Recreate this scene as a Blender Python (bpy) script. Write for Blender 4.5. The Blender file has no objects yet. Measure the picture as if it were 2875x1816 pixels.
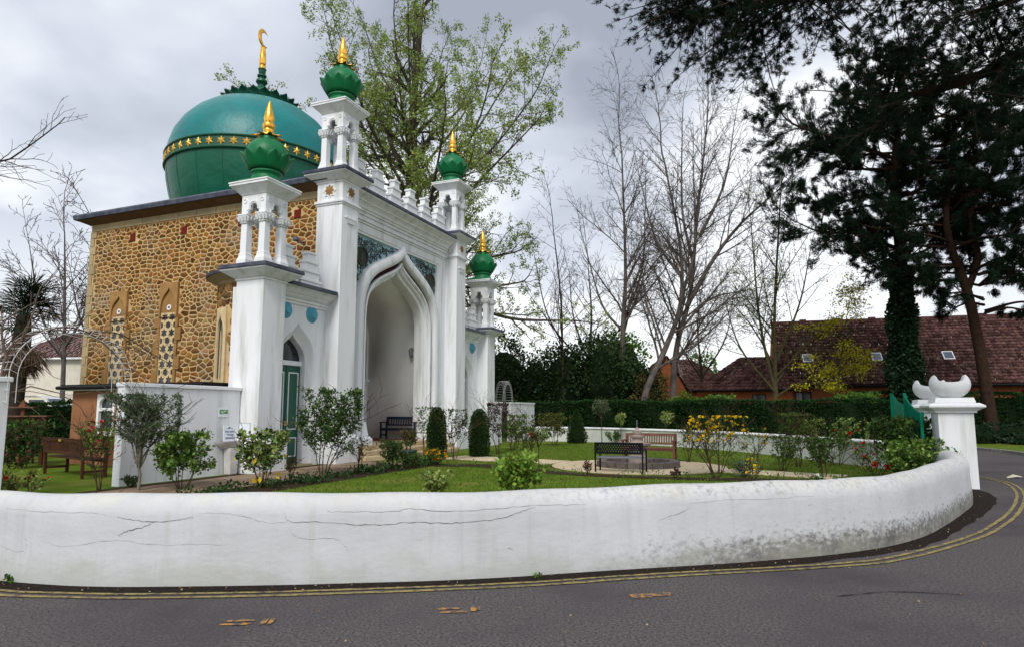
import bpy, bmesh, math, random
import numpy as np
from mathutils import Vector
from mathutils.geometry import tessellate_polygon

R = math.radians
rnd = random.Random(7)
SC = bpy.context.scene
COL = SC.collection

# ------------------------------------------------------------------ camera
cam = bpy.data.cameras.new('camera')
cam.sensor_width = 36.0
cam.lens = 36.0 * 1816 / 2875
cam.shift_y = 35 / 2875
cam.clip_end = 2000
cam_o = bpy.data.objects.new('camera', cam)
cam_o.location = (0, 0, 1.7)
cam_o.rotation_euler = (R(90 + 6.596), 0, 0)
COL.objects.link(cam_o)
SC.camera = cam_o

# ------------------------------------------------------------------ sky
SUN = Vector((-0.10, -0.70, 0.70)).normalized()
world = bpy.data.worlds.new('World')
SC.world = world
world.use_nodes = True
nt = world.node_tree
nt.nodes.clear()
def wn(t, **k):
    n = nt.nodes.new(t)
    for a, b in k.items(): setattr(n, a, b)
    return n
def wmath(op, a, b=None, clamp=False):
    n = wn('ShaderNodeMath', operation=op, use_clamp=clamp)
    for i, v in enumerate((a, b)):
        if v is None: continue
        if isinstance(v, (int, float)): n.inputs[i].default_value = v
        else: nt.links.new(v, n.inputs[i])
    return n.outputs[0]
tc = wn('ShaderNodeTexCoord')
sep = wn('ShaderNodeSeparateXYZ'); nt.links.new(tc.outputs['Generated'], sep.inputs[0])
zc = wmath('MAXIMUM', sep.outputs[2], 0.0)
den = wmath('ADD', zc, 0.32)
comb = wn('ShaderNodeCombineXYZ')
nt.links.new(wmath('DIVIDE', sep.outputs[0], den), comb.inputs[0])
nt.links.new(wmath('DIVIDE', sep.outputs[1], den), comb.inputs[1])
mp = wn('ShaderNodeMapping'); mp.inputs['Location'].default_value = (3.42, 1.35, 0)
nt.links.new(comb.outputs[0], mp.inputs[0])
n1 = wn('ShaderNodeTexNoise'); n1.inputs['Scale'].default_value = 1.15; n1.inputs['Detail'].default_value = 5; n1.inputs['Roughness'].default_value = 0.45
n1.inputs['Distortion'].default_value = 0.35
nt.links.new(mp.outputs[0], n1.inputs['Vector'])
n2 = wn('ShaderNodeTexNoise'); n2.inputs['Scale'].default_value = 4.5; n2.inputs['Detail'].default_value = 5; n2.inputs['Roughness'].default_value = 0.5
nt.links.new(mp.outputs[0], n2.inputs['Vector'])
mixn = wmath('ADD', wmath('MULTIPLY', n1.outputs['Fac'], 0.86), wmath('MULTIPLY', n2.outputs['Fac'], 0.14))
mr = wn('ShaderNodeMapRange'); mr.inputs[1].default_value = 0.41; mr.inputs[2].default_value = 0.61
nt.links.new(mixn, mr.inputs[0])
hz = wn('ShaderNodeMapRange'); hz.interpolation_type = 'SMOOTHSTEP'
hz.inputs[1].default_value = 0.0; hz.inputs[2].default_value = 0.52; hz.inputs[3].default_value = 0.74; hz.inputs[4].default_value = 0.0
nt.links.new(zc, hz.inputs[0])
fac = wmath('ADD', wmath('MULTIPLY', mr.outputs[0], 0.72), hz.outputs[0], True)
ramp = wn('ShaderNodeValToRGB')
e = ramp.color_ramp.elements
e[0].position = 0.05; e[0].color = (0.36, 0.395, 0.47, 1)
e[1].position = 1.0; e[1].color = (.98, 1.0, 1.02, 1)
m = ramp.color_ramp.elements.new(0.45); m.color = (0.645, 0.685, 0.765, 1)
m = ramp.color_ramp.elements.new(0.72); m.color = (0.93, 0.95, 0.98, 1)
nt.links.new(fac, ramp.inputs[0])
sky = wn('ShaderNodeTexSky', sky_type='NISHITA')
sky.sun_disc = False
sky.sun_elevation = math.asin(SUN.z)
sky.sun_rotation = math.atan2(SUN.x, SUN.y)
bg1 = wn('ShaderNodeBackground'); bg1.inputs[1].default_value = 0.10
bg2 = wn('ShaderNodeBackground'); bg2.inputs[1].default_value = 1.0
nt.links.new(sky.outputs[0], bg1.inputs[0]); nt.links.new(ramp.outputs[0], bg2.inputs[0])
mixs = wn('ShaderNodeMixShader'); mixs.inputs[0].default_value = 0.92
nt.links.new(bg1.outputs[0], mixs.inputs[1]); nt.links.new(bg2.outputs[0], mixs.inputs[2])
wo = wn('ShaderNodeOutputWorld'); nt.links.new(mixs.outputs[0], wo.inputs[0])

sun = bpy.data.lights.new('sun', 'SUN')
sun.energy = 2.3; sun.angle = R(20); sun.color = (1.0, 0.96, 0.90)
sun_o = bpy.data.objects.new('sun', sun)
sun_o.rotation_euler = SUN.to_track_quat('Z', 'Y').to_euler()
COL.objects.link(sun_o)

SC.view_settings.view_transform = 'Standard'
SC.view_settings.look = 'None'
SC.view_settings.exposure = 0.24
SC.view_settings.gamma = 1.0
SC.view_settings.use_curve_mapping = False

SC.cycles.max_bounces = 6; SC.cycles.diffuse_bounces = 3; SC.cycles.glossy_bounces = 2; SC.cycles.transmission_bounces = 3
# ------------------------------------------------------------------ materials
MATS = {}
def mat(name, col, rough=0.7, col2=None, scale=4.0, detail=6, lo=0.35, hi=0.65, bump=0.0, bscale=30.0,
        island=0.0, metal=0.0, spec=0.06, transl=0.0, stretch=(1, 1, 1), col3=None, scale3=1.0, lo3=.55, hi3=.7, hue=0.0, bdist=0.02):
    m = bpy.data.materials.new(name); MATS[name] = m
    m.use_nodes = True
    t = m.node_tree; N = t.nodes; Lk = t.links
    b = N['Principled BSDF']
    b.inputs['Roughness'].default_value = rough
    b.inputs['Metallic'].default_value = metal
    b.inputs['Specular IOR Level'].default_value = spec
    tcn = N.new('ShaderNodeTexCoord')
    mpn = N.new('ShaderNodeMapping'); mpn.inputs['Scale'].default_value = stretch
    Lk.new(tcn.outputs['Object'], mpn.inputs[0])
    src = None
    c = N.new('ShaderNodeRGB'); c.outputs[0].default_value = (*col, 1); src = c.outputs[0]
    def layer(src, colx, sc, lo_, hi_):
        nz = N.new('ShaderNodeTexNoise'); nz.inputs['Scale'].default_value = sc; nz.inputs['Detail'].default_value = detail
        nz.inputs['Roughness'].default_value = 0.6
        Lk.new(mpn.outputs[0], nz.inputs['Vector'])
        r = N.new('ShaderNodeMapRange'); r.inputs[1].default_value = lo_; r.inputs[2].default_value = hi_
        Lk.new(nz.outputs['Fac'], r.inputs[0])
        mx = N.new('ShaderNodeMix'); mx.data_type = 'RGBA'
        Lk.new(r.outputs[0], mx.inputs[0]); Lk.new(src, mx.inputs[6]); mx.inputs[7].default_value = (*colx, 1)
        return mx.outputs[2]
    if col2: src = layer(src, col2, scale, lo, hi)
    if col3: src = layer(src, col3, scale3, lo3, hi3)
    if island or hue:
        gi = N.new('ShaderNodeNewGeometry'); oi = N.new('ShaderNodeObjectInfo')
        ad = N.new('ShaderNodeMath'); ad.operation = 'ADD'
        Lk.new(gi.outputs['Random Per Island'], ad.inputs[0]); Lk.new(oi.outputs['Random'], ad.inputs[1])
        fr = N.new('ShaderNodeMath'); fr.operation = 'FRACT'; Lk.new(ad.outputs[0], fr.inputs[0])
        hs = N.new('ShaderNodeHueSaturation')
        r = N.new('ShaderNodeMapRange'); r.inputs[3].default_value = 1 - island; r.inputs[4].default_value = 1 + island
        Lk.new(fr.outputs[0], r.inputs[0]); Lk.new(r.outputs[0], hs.inputs['Value'])
        if hue:
            wnz = N.new('ShaderNodeTexWhiteNoise'); wnz.noise_dimensions = '1D'; Lk.new(fr.outputs[0], wnz.inputs['W'])
            r2 = N.new('ShaderNodeMapRange'); r2.inputs[3].default_value = 0.5 - hue; r2.inputs[4].default_value = 0.5 + hue
            Lk.new(wnz.outputs[0], r2.inputs[0]); Lk.new(r2.outputs[0], hs.inputs['Hue'])
        Lk.new(src, hs.inputs['Color']); src = hs.outputs[0]
    Lk.new(src, b.inputs['Base Color'])
    if bump:
        nz = N.new('ShaderNodeTexNoise'); nz.inputs['Scale'].default_value = bscale; nz.inputs['Detail'].default_value = 8
        nz.inputs['Roughness'].default_value = 0.65
        Lk.new(mpn.outputs[0], nz.inputs['Vector'])
        bp = N.new('ShaderNodeBump'); bp.inputs['Strength'].default_value = bump; bp.inputs['Distance'].default_value = bdist
        Lk.new(nz.outputs['Fac'], bp.inputs['Height']); Lk.new(bp.outputs[0], b.inputs['Normal'])
    if transl:
        tr = N.new('ShaderNodeBsdfTranslucent'); Lk.new(src, tr.inputs[0])
        ms = N.new('ShaderNodeMixShader'); ms.inputs[0].default_value = transl
        Lk.new(b.outputs[0], ms.inputs[1]); Lk.new(tr.outputs[0], ms.inputs[2])
        Lk.new(ms.outputs[0], N['Material Output'].inputs[0])
    return m

WHITE = mat('white_paint', (.79, .805, .83), .55, (.70, .715, .73), 1.2, lo=.45, hi=.8, bump=.08, bscale=14, col3=(.47, .49, .45), scale3=3.0, lo3=.50, hi3=.78, stretch=(1, 1, .12))
WHITE2 = mat('white_trim', (.77, .785, .80), .5, (.60, .62, .58), 3.5, lo=.55, hi=.85, bump=.1, bscale=20)
GREYW = mat('niche_plaster', (.88, .88, .87), .7, (.82, .82, .81), 1.5, bump=.05)
SLATE = mat('slate', (.055, .065, .10), .55, (.12, .13, .16), 3, bump=.2, bscale=12, island=.2)
MORTAR = mat('mortar', (.62, .45, .23), .9, (.50, .34, .16), 2.0, bump=.4, bscale=18, col3=(.42, .36, .27), scale3=.7, lo3=.5, hi3=.75)
STONE = mat('rubble_stone', (.25, .115, .027), .9, (.15, .066, .016), 5.0, bump=.5, bscale=14, island=.55, hue=.014, col3=(.24, .165, .08), scale3=.35, lo3=.48, hi3=.72)
DRESS = mat('dressed_stone', (.36, .205, .08), .85, (.28, .155, .06), 2.2, bump=.15, bscale=16, island=.12)
DRESSP = mat('pale_dressed_stone', (.43, .33, .18), .85, (.34, .27, .17), 2.0, bump=.2, bscale=14, island=.1)
SOFFIT = mat('soffit', (.20, .12, .065), .8, (.14, .085, .05), 3)
LATT = mat('lattice_stone', (.66, .52, .30), .8, (.55, .42, .24), 6, bump=.1)
GLASS = mat('dark_glass', (.012, .016, .022), .12, spec=.6, col2=(.03, .04, .05), scale=3)
REDTILE = mat('red_tile', (.14, .018, .012), .6)
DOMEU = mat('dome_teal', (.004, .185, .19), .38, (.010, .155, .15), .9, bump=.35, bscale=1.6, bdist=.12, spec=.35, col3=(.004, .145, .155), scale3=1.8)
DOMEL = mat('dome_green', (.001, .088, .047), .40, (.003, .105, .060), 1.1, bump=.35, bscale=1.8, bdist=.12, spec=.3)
GREEN = mat('gloss_green', (.004, .165, .055), .45, (.004, .12, .042), 2.4, bump=.06, bscale=8, spec=.3)
GREEND = mat('dark_green', (.004, .085, .045), .42, (.004, .065, .035), 3, spec=.4)
GOLD = mat('gold_leaf', (.95, .55, .10), .28, (.80, .42, .06), 5, metal=.85, bump=.08, bscale=6)
STARG = mat('star_gold', (.80, .50, .10), .4, (.62, .36, .06), 9, metal=.3, spec=.3)
BLUEP = mat('pale_blue_paint', (.12, .40, .52), .5, (.09, .33, .45), 3, bump=.1)
PANELB = mat('panel_blue', (.36, .55, .60), .7, (.24, .42, .47), 6)
PANELD = mat('panel_scroll', (.035, .06, .065), .7, (.10, .085, .055), 5)
DARKRED = mat('oxblood_band', (.055, .010, .016), .6, (.02, .006, .01), 22, lo=.45, hi=.55)
DOORG = mat('door_green', (.004, .10, .055), .4, (.003, .075, .045), 4, spec=.4)
WOODD = mat('dark_wood', (.035, .018, .010), .6, (.06, .03, .015), 8, stretch=(1, 1, .1))
STEP = mat('sandstone_step', (.50, .40, .25), .85, (.38, .30, .18), 4, bump=.2, island=.08)

# ------------------------------------------------------------------ mesh helpers
class MB:
    def __init__(s): s.v = []; s.f = []
    def add(s, vs, fs):
        o = len(s.v); s.v.extend(vs); s.f.extend([tuple(i + o for i in q) for q in fs]); return s
    def box(s, x0, x1, y0, y1, z0, z1):
        return s.add([(x0, y0, z0), (x1, y0, z0), (x1, y1, z0), (x0, y1, z0), (x0, y0, z1), (x1, y0, z1), (x1, y1, z1), (x0, y1, z1)],
                     [(3, 2, 1, 0), (4, 5, 6, 7), (0, 1, 5, 4), (1, 2, 6, 5), (2, 3, 7, 6), (3, 0, 4, 7)])
    def frus(s, c0, h0, z0, c1, h1, z1):          # square frustum: centre, half sizes
        a, b = h0 if isinstance(h0, tuple) else (h0, h0); c, d = h1 if isinstance(h1, tuple) else (h1, h1)
        return s.add([(c0[0] - a, c0[1] - b, z0), (c0[0] + a, c0[1] - b, z0), (c0[0] + a, c0[1] + b, z0), (c0[0] - a, c0[1] + b, z0),
                      (c1[0] - c, c1[1] - d, z1), (c1[0] + c, c1[1] - d, z1), (c1[0] + c, c1[1] + d, z1), (c1[0] - c, c1[1] + d, z1)],
                     [(3, 2, 1, 0), (4, 5, 6, 7), (0, 1, 5, 4), (1, 2, 6, 5), (2, 3, 7, 6), (3, 0, 4, 7)])
    def lathe(s, prof, c=(0, 0), n=32, cap=True):
        o = len(s.v); k = len(prof)
        for r, z in prof:
            for i in range(n):
                a = 2 * math.pi * i / n; s.v.append((c[0] + r * math.cos(a), c[1] + r * math.sin(a), z))
        for j in range(k - 1):
            for i in range(n):
                i2 = (i + 1) % n; s.f.append((o + j * n + i, o + j * n + i2, o + (j + 1) * n + i2, o + (j + 1) * n + i))
        if cap:
            s.f.append(tuple(o + i for i in range(n))[::-1]); s.f.append(tuple(o + (k - 1) * n + i for i in range(n)))
        return s
    def tube(s, pts, rad, n=6, closed=False):
        P = [Vector(p) for p in pts]; k = len(P)
        if not isinstance(rad, (list, tuple)): rad = [rad] * k
        o = len(s.v); up = None
        for i, p in enumerate(P):
            d = (P[(i + 1) % k] - P[i - 1]) if closed else (P[min(i + 1, k - 1)] - P[max(i - 1, 0)])
            d = d.normalized() if d.length > 1e-9 else Vector((0, 0, 1))
            if up is None:
                up = Vector((0, 0, 1)) if abs(d.z) < .9 else Vector((1, 0, 0))
            a = d.cross(up); a = a.normalized() if a.length > 1e-6 else Vector((1, 0, 0)); b = a.cross(d).normalized(); up = b
            for j in range(n):
                t = 2 * math.pi * j / n; q = p + a * (math.cos(t) * rad[i]) + b * (math.sin(t) * rad[i]); s.v.append(tuple(q))
        for i in range(k if closed else k - 1):
            i2 = (i + 1) % k
            for j in range(n):
                j2 = (j + 1) % n; s.f.append((o + i * n + j, o + i * n + j2, o + i2 * n + j2, o + i2 * n + j))
        if not closed:
            s.f.append(tuple(o + j for j in range(n))[::-1]); s.f.append(tuple(o + (k - 1) * n + j for j in range(n)))
        return s
    def loft(s, rows, closed=False):
        o = len(s.v); n = len(rows[0])
        for r in rows: s.v.extend(r)
        for i in range(len(rows) - 1):
            for j in range(n if closed else n - 1):
                j2 = (j + 1) % n
                s.f.append((o + i * n + j, o + i * n + j2, o + (i + 1) * n + j2, o + (i + 1) * n + j))
        return s
    def plate(s, outline, holes, d0, d1, fn):
        loops = [outline] + list(holes)
        tris = tessellate_polygon([[Vector((a, b, 0)) for a, b in l] for l in loops])
        flat = [p for l in loops for p in l]; n = len(flat); o = len(s.v)
        s.v.extend([fn(a, b, d0) for a, b in flat]); s.v.extend([fn(a, b, d1) for a, b in flat])
        for t in tris:
            s.f.append((o + t[0], o + t[1], o + t[2])); s.f.append((o + n + t[2], o + n + t[1], o + n + t[0]))
        k = 0
        for l in loops:
            m_ = len(l)
            for i in range(m_):
                i2 = (i + 1) % m_; s.f.append((o + k + i, o + k + i2, o + n + k + i2, o + n + k + i))
            k += m_
        return s
    def build(s, name, m, parent=None, smooth=False, bevel=0.0, seg=2, fix=True, loc=None, rotz=0, angle=None, solid=0):
        me = bpy.data.meshes.new(name); me.from_pydata(s.v, [], s.f)
        if fix:
            bm = bmesh.new(); bm.from_mesh(me); bmesh.ops.remove_doubles(bm, verts=bm.verts, dist=1e-5)
            bmesh.ops.recalc_face_normals(bm, faces=bm.faces); bm.to_mesh(me); bm.free()
        if m: me.materials.append(m)
        if smooth:
            me.polygons.foreach_set('use_smooth', [True] * len(me.polygons))
            me.set_sharp_from_angle(angle=R(angle or 40))
        o = bpy.data.objects.new(name, me); COL.objects.link(o)
        if parent: o.parent = parent
        if loc is not None: o.location = loc
        o.rotation_euler.z = rotz
        if solid:
            md = o.modifiers.new('s', 'SOLIDIFY'); md.thickness = solid
        if bevel:
            md = o.modifiers.new('b', 'BEVEL'); md.width = bevel; md.segments = seg; md.limit_method = 'ANGLE'
        return o
def empty(name, loc=(0, 0, 0), rotz=0.0):
    o = bpy.data.objects.new(name, None); COL.objects.link(o); o.location = loc; o.rotation_euler.z = rotz; o.empty_display_size = .2
    return o
def tag(o, label=None, cat=None, group=None, kind=None):
    if label: o['label'] = label
    if cat: o['category'] = cat
    if group: o['group'] = group
    if kind: o['kind'] = kind
    return o
def inst(src, name=None, parent=None, loc=None, rot=None, scale=None):
    c = src.copy(); COL.objects.link(c)
    if name: c.name = name
    c.parent = parent
    if loc is not None: c.location = loc
    if rot is not None: c.rotation_euler = rot
    if scale is not None: c.scale = scale if isinstance(scale, (tuple, list)) else (scale,) * 3
    return c
def copy_tree(o, parent=None):
    c = o.copy(); COL.objects.link(c); c.parent = parent
    for ch in o.children: copy_tree(ch, c)
    return c
def np_mesh(name, V, F, m, parent=None, loc=None, smooth=False):
    V = np.asarray(V, dtype=np.float32); F = np.asarray(F, dtype=np.int32); k = F.shape[1]
    me = bpy.data.meshes.new(name)
    me.vertices.add(len(V)); me.vertices.foreach_set('co', V.ravel())
    me.loops.add(F.size); me.loops.foreach_set('vertex_index', F.ravel())
    me.polygons.add(len(F)); me.polygons.foreach_set('loop_start', np.arange(0, F.size, k, dtype=np.int32))
    me.polygons.foreach_set('loop_total', np.full(len(F), k, dtype=np.int32))
    if smooth: me.polygons.foreach_set('use_smooth', np.ones(len(F), dtype=bool))
    me.update(calc_edges=True)
    if m: me.materials.append(m)
    o = bpy.data.objects.new(name, me); COL.objects.link(o)
    if parent: o.parent = parent
    if loc is not None: o.location = loc
    return o
def catmull(pts, n=6, closed=False):
    P = [np.array(p, float) for p in pts]; out = []
    k = len(P)
    for i in range(k if closed else k - 1):
        p0 = P[i - 1] if (closed or i > 0) else 2 * P[0] - P[1]
        p1 = P[i]; p2 = P[(i + 1) % k]
        p3 = P[(i + 2) % k] if (closed or i + 2 < k) else 2 * P[-1] - P[-2]
        for j in range(n):
            t = j / n
            out.append(tuple(.5 * (2 * p1 + (p2 - p0) * t + (2 * p0 - 5 * p1 + 4 * p2 - p3) * t * t + (3 * p1 - p0 - 3 * p2 + p3) * t ** 3)))
    if not closed: out.append(tuple(P[-1]))
    return out
OG = catmull([(1, 0), (.99, .2), (.955, .37), (.86, .53), (.70, .66), (.49, .765), (.29, .85), (.15, .915), (.06, .97), (0, 1.035)], 3)
def ogee(cx, a, z0, z1, zb=None):
    """left side up to the tip and down the right side"""
    left = [(cx - a * x, z0 + (z1 - z0) * t) for x, t in OG]
    right = [(cx + a * x, z0 + (z1 - z0) * t) for x, t in OG[::-1][1:]]
    pts = left + right
    if zb is not None: pts = [(cx - a, zb)] + pts + [(cx + a, zb)]
    return pts
def circ(cx, cz, r, n=16, ph=0): return [(cx + r * math.cos(2 * math.pi * i / n + ph), cz + r * math.sin(2 * math.pi * i / n + ph)) for i in range(n)]
def starp(cx, cz, r, n=6, k=.5, ph=math.pi / 2):
    return [(cx + (r if i % 2 == 0 else r * k) * math.cos(math.pi * i / n + ph), cz + (r if i % 2 == 0 else r * k) * math.sin(math.pi * i / n + ph)) for i in range(2 * n)]
FU = lambda a, b, d: (a, d, b)          # facade plate: a=u, b=z, depth=w
FS = lambda a, b, d: (d, a, b)          # side plate: a=w, b=z, depth=u
def clip_poly(poly, a, b, c):           # keep a*x+b*y<=c
    out = []
    for i in range(len(poly)):
        p, q = poly[i], poly[(i + 1) % len(poly)]
        dp, dq = a * p[0] + b * p[1] - c, a * q[0] + b * q[1] - c
        if dp <= 0: out.append(p)
        if (dp < 0 < dq) or (dq < 0 < dp):
            t = dp / (dp - dq); out.append((p[0] + (q[0] - p[0]) * t, p[1] + (q[1] - p[1]) * t))
    return out
def cells(x0, x1, y0, y1, sx, sy, gap, rg, jit=.42):
    """irregular masonry cells: anisotropic voronoi polygons shrunk by half a joint"""
    seeds = []; ny = max(1, round((y1 - y0) / sy))
    for j in range(ny):
        f = rg.choice((.62, .8, 1, 1, 1.25, 1.5)); nx = max(1, round((x1 - x0) / (sx * f))); off = rg.random()
        for i in range(-1, nx + 1):
            x = x0 + (i + off + rg.uniform(-jit, jit)) * (x1 - x0) / nx
            y = y0 + (j + .5 + rg.uniform(-jit, jit)) * (y1 - y0) / ny
            if x0 < x < x1 and y0 < y < y1: seeds.append((x, y))
    S = np.array(seeds); asp = sx / sy * .85; out = []
    for k, (x, y) in enumerate(seeds):
        dx = (S[:, 0] - x); dy = (S[:, 1] - y) * asp
        d2 = dx * dx + dy * dy; idx = np.argsort(d2)[1:22]
        poly = [(x0, y0), (x1, y0), (x1, y1), (x0, y1)]
        poly = [(max(x0 + gap / 2, min(x1 - gap / 2, a)), max(y0 + gap / 2, min(y1 - gap / 2, b))) for a, b in poly]
        for i in idx:
            nx_, ny_ = S[i, 0] - x, (S[i, 1] - y) * asp * asp
            L = math.hypot(nx_, ny_)
            if L < 1e-6: continue
            mx, my = (S[i, 0] + x) / 2, (S[i, 1] + y) / 2
            poly = clip_poly(poly, nx_ / L, ny_ / L, (nx_ * mx + ny_ * my) / L - gap / 2)
            if len(poly) < 3: break
        if len(poly) >= 3: out.append(poly)
    return out
def area(p): return abs(sum(p[i][0] * p[(i + 1) % len(p)][1] - p[(i + 1) % len(p)][0] * p[i][1] for i in range(len(p)))) / 2
def stone_mb(mb, poly, h, fn, rg, rnd_=.03):
    cx = sum(p[0] for p in poly) / len(poly); cy = sum(p[1] for p in poly) / len(poly); n = len(poly)
    def ring(k, d): return [fn(cx + (x - cx) * k, cy + (y - cy) * k, d) for x, y in poly]
    vs = ring(1, 0) + ring(.985, h * .7) + ring(.90, h)
    vs.append(fn(cx, cy, h * 1.03))
    fs = []
    for r in range(2):
        for i in range(n):
            j = (i + 1) % n; fs.append((r * n + i, r * n + j, (r + 1) * n + j, (r + 1) * n + i))
    for i in range(n): fs.append((2 * n + i, 2 * n + (i + 1) % n, 3 * n))
    return mb.add(vs, fs)
# ================================================================== MOSQUE
ORG = Vector((-5.519, 21.193, 0)); ANG = R(90 - 22.159)
UX = Vector((math.cos(ANG), math.sin(ANG), 0)); WX = Vector((-math.sin(ANG), math.cos(ANG), 0))
def wp(u, w, z=0.0): return tuple(ORG + UX * u + WX * w + Vector((0, 0, z)))
mosque = empty('mosque', ORG, ANG)
tag(mosque, 'white-fronted mosque with green onion domes, gold finials and rubble stone side wall', 'mosque')
CU = 4.55
def M_(mb, name, m, parent=None, **k): return mb.build(name, m, parent or mosque, **k)

def pier(u0, u1, w0, w1, h, big):
    M_(MB().box(u0, u1, w0, w1, 0, h), 'pier', WHITE, bevel=.02)
    cx, cy = (u0 + u1) / 2, (w0 + w1) / 2; a, b = (u1 - u0) / 2, (w1 - w0) / 2
    pb = MB().frus((cx, cy), (a + .15, b + .15), 0, (cx, cy), (a + .15, b + .15), .80).frus((cx, cy), (a + .15, b + .15), .80, (cx, cy), (a + .01, b + .01), 1.0)
    M_(pb, 'plinth', WHITE, bevel=.02)
    fl = MB().frus((cx, cy), (a + .03, b + .03), h - .02, (cx, cy), (a + .03, b + .03), h + .05).frus((cx, cy), (a + .06, b + .06), h + .05, (cx, cy), (a + .33, b + .33), h + .24)
    fl.frus((cx, cy), (a + .33, b + .33), h + .24, (cx, cy), (a + .33, b + .33), h + .28)
    M_(fl, 'cornice', WHITE, bevel=.01)
    M_(MB().frus((cx, cy), (a + .37, b + .37), h + .283, (cx, cy), (a + .36, b + .36), h + .40), 'slate_slab', SLATE, bevel=.012)
    if big:
        M_(MB().box(u0 - .07, u1 + .07, w0 - .07, w1 + .07, 8.68, 8.78).box(u0 - .035, u1 + .035, w0 - .035, w1 + .035, 8.62, 8.68), 'collar', WHITE, bevel=.02)
        for f in (0, 1):
            s = MB()
            ctr = (cx, 9.13) if f == 0 else (cy, 9.13)
            fn = (lambda a_, b_, d: (a_, w0 - .012 - d, b_)) if f == 0 else (lambda a_, b_, d: (u0 - .012 - d, a_, b_))
            rim = MB().plate(starp(*ctr, .275, 8, .68), [starp(*ctr, .215, 8, .66)], -.012, .014, fn)
            M_(rim, 'star_rim', WHITE2)
            pts = starp(*ctr, .21, 8, .62)
            vs = [fn(a_, b_, .004) for a_, b_ in pts] + [fn(*ctr, .05)]
            s.add(vs, [(i, (i + 1) % 16, 16) for i in range(16)])
            M_(s, 'star', DRESS)
        M_(MB().frus((cx, w0 - .02), (.18, .02), 8.02, (cx, w0 - .03), (.27, .03), 8.18).box(cx - .30, cx + .30, w0 - .07, w0 + .01, 8.18, 8.22), 'bracket', WHITE2)

pier(-.15, .78, .15, 1.2, 9.42, True)
pier(2 * CU - .78, 2 * CU + .15, .15, 1.2, 9.42, True)
pier(-3.57, -2.66, .15, 1.15, 5.42, False)
pier(2 * CU + 2.66, 2 * CU + 3.57, .15, 1.15, 5.42, False)

# --- main portal wall with spandrel panel and ogee arch
W0 = .73
rect = lambda a, b, c, d: [(a, c), (b, c), (b, d), (a, d)]
mb = MB().plate(rect(.78, 8.32, 0, 9.25), [rect(1.46, 7.64, .001, 8.24)], W0, 1.2, FU)
M_(mb, 'portal_wall', WHITE)
for a_, b_ in ((1.462, CU - 2.70), (CU + 2.70, 7.638)):
    M_(MB().box(a_, b_, W0 + .012, 1.19, 0, 5.75), 'jamb_wall', WHITE)
mb = MB().plate([(1.46, 5.6), (CU - 2.8, 5.6)] + ogee(CU, 2.8, 5.2, 7.9)[3:-3] + [(CU + 2.8, 5.6), (7.64, 5.6), (7.64, 8.24), (1.46, 8.24)], [], W0 + .13, W0 + .2, FU)
panel = M_(mb, 'spandrel_panel', PANELB)
fr = MB().box(1.46, 7.64, W0 + .03, W0 + .16, 8.15, 8.24).box(1.46, 1.53, W0 + .03, W0 + .16, 5.6, 8.15).box(7.57, 7.64, W0 + .03, W0 + .16, 5.6, 8.15)
fr.build('panel_frame', WHITE2, panel)
# carved scrolls: small raised spirals and stems over the blue ground
hood = ogee(CU, 2.98, 4.95, 8.2)
def hood_z(x):
    for (a, b), (c, d) in zip(hood[:-1], hood[1:]):
        if min(a, c) <= x <= max(a, c): return b + (d - b) * (x - a) / ((c - a) or 1)
    return 4.9
sb = MB(); rs = random.Random(3)
def curl(cx, cz, r, turns, ph, sgn, th):
    pts = []
    n = int(10 * turns)
    for i in range(n + 1):
        t = i / n; rr = r * (1 - .85 * t); a = ph + sgn * t * turns * 2 * math.pi
        pts.append((cx + rr * math.cos(a), W0 + .118, cz + rr * math.sin(a)))
    sb.tube(pts, [th * (1 - .4 * i / n) for i in range(n + 1)], 4)
x = 1.58
while x < 7.58:
    z = 5.75
    while z < 8.15:
        if z > hood_z(x) + .02:
            xx, zz = x + rs.uniform(-.05, .05), z + rs.uniform(-.05, .05)
            curl(xx, zz, rs.uniform(.085, .13), rs.uniform(.9, 1.35), rs.uniform(0, 6.28), rs.choice((-1, 1)), rs.uniform(.013, .022))
            if rs.random() < .6:
                a = rs.uniform(0, 6.28); p = [(xx + .22 * math.cos(a) * t + .06 * math.sin(3 * t), W0 + .12, zz + .22 * math.sin(a) * t) for t in (-1, -.5, 0, .5, 1)]
                sb.tube(p, [.008, .014, .017, .014, .006], 4)
        z += .185
    x += .19
tag(sb.build('carved_scrolls', PANELD, panel, fix=False), kind='stuff')
for sx in (-1, 1):
    c = (CU + sx * 2.55, 7.35)
    ro = MB().plate(circ(*c, .36, 28), [circ(*c, .30, 28)], W0 + .05, W0 + .14, FU)
    r_ = ro.build('roundel', PANELD, panel)
    g2 = MB().plate(circ(*c, .30, 24), [], W0 + .10, W0 + .125, FU)
    for k in range(7):
        a = rs.uniform(0, 6.28); q = [(c[0] + .2 * math.cos(a + t) * (1 - t * .3), W0 + .095, c[1] + .2 * math.sin(a + t * 1.3)) for t in (0, .3, .6, .9, 1.2)]
        g2.tube(q, .018, 4)
    g2.build('roundel_carving', PANELD, panel)
# arch orders
def order(name, m, a0, z00, t0, w0, a1, z01, t1, w1, back=None, zb=.62, thick=None):
    p0 = ogee(CU, a0, z00, t0, zb); p1 = ogee(CU, a1, z01, t1, zb)
    rows = []
    if back is not None: rows.append([(x, back, z) for x, z in p0])
    rows.append([(x, w0, z) for x, z in p0]); rows.append([(x, w1, z) for x, z in p1])
    return rows
rows = []
mb = MB()
def addrow(a, z0, z1, w): return [(x, w, z) for x, z in ogee(CU, a, z0, z1, .60)]
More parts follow.
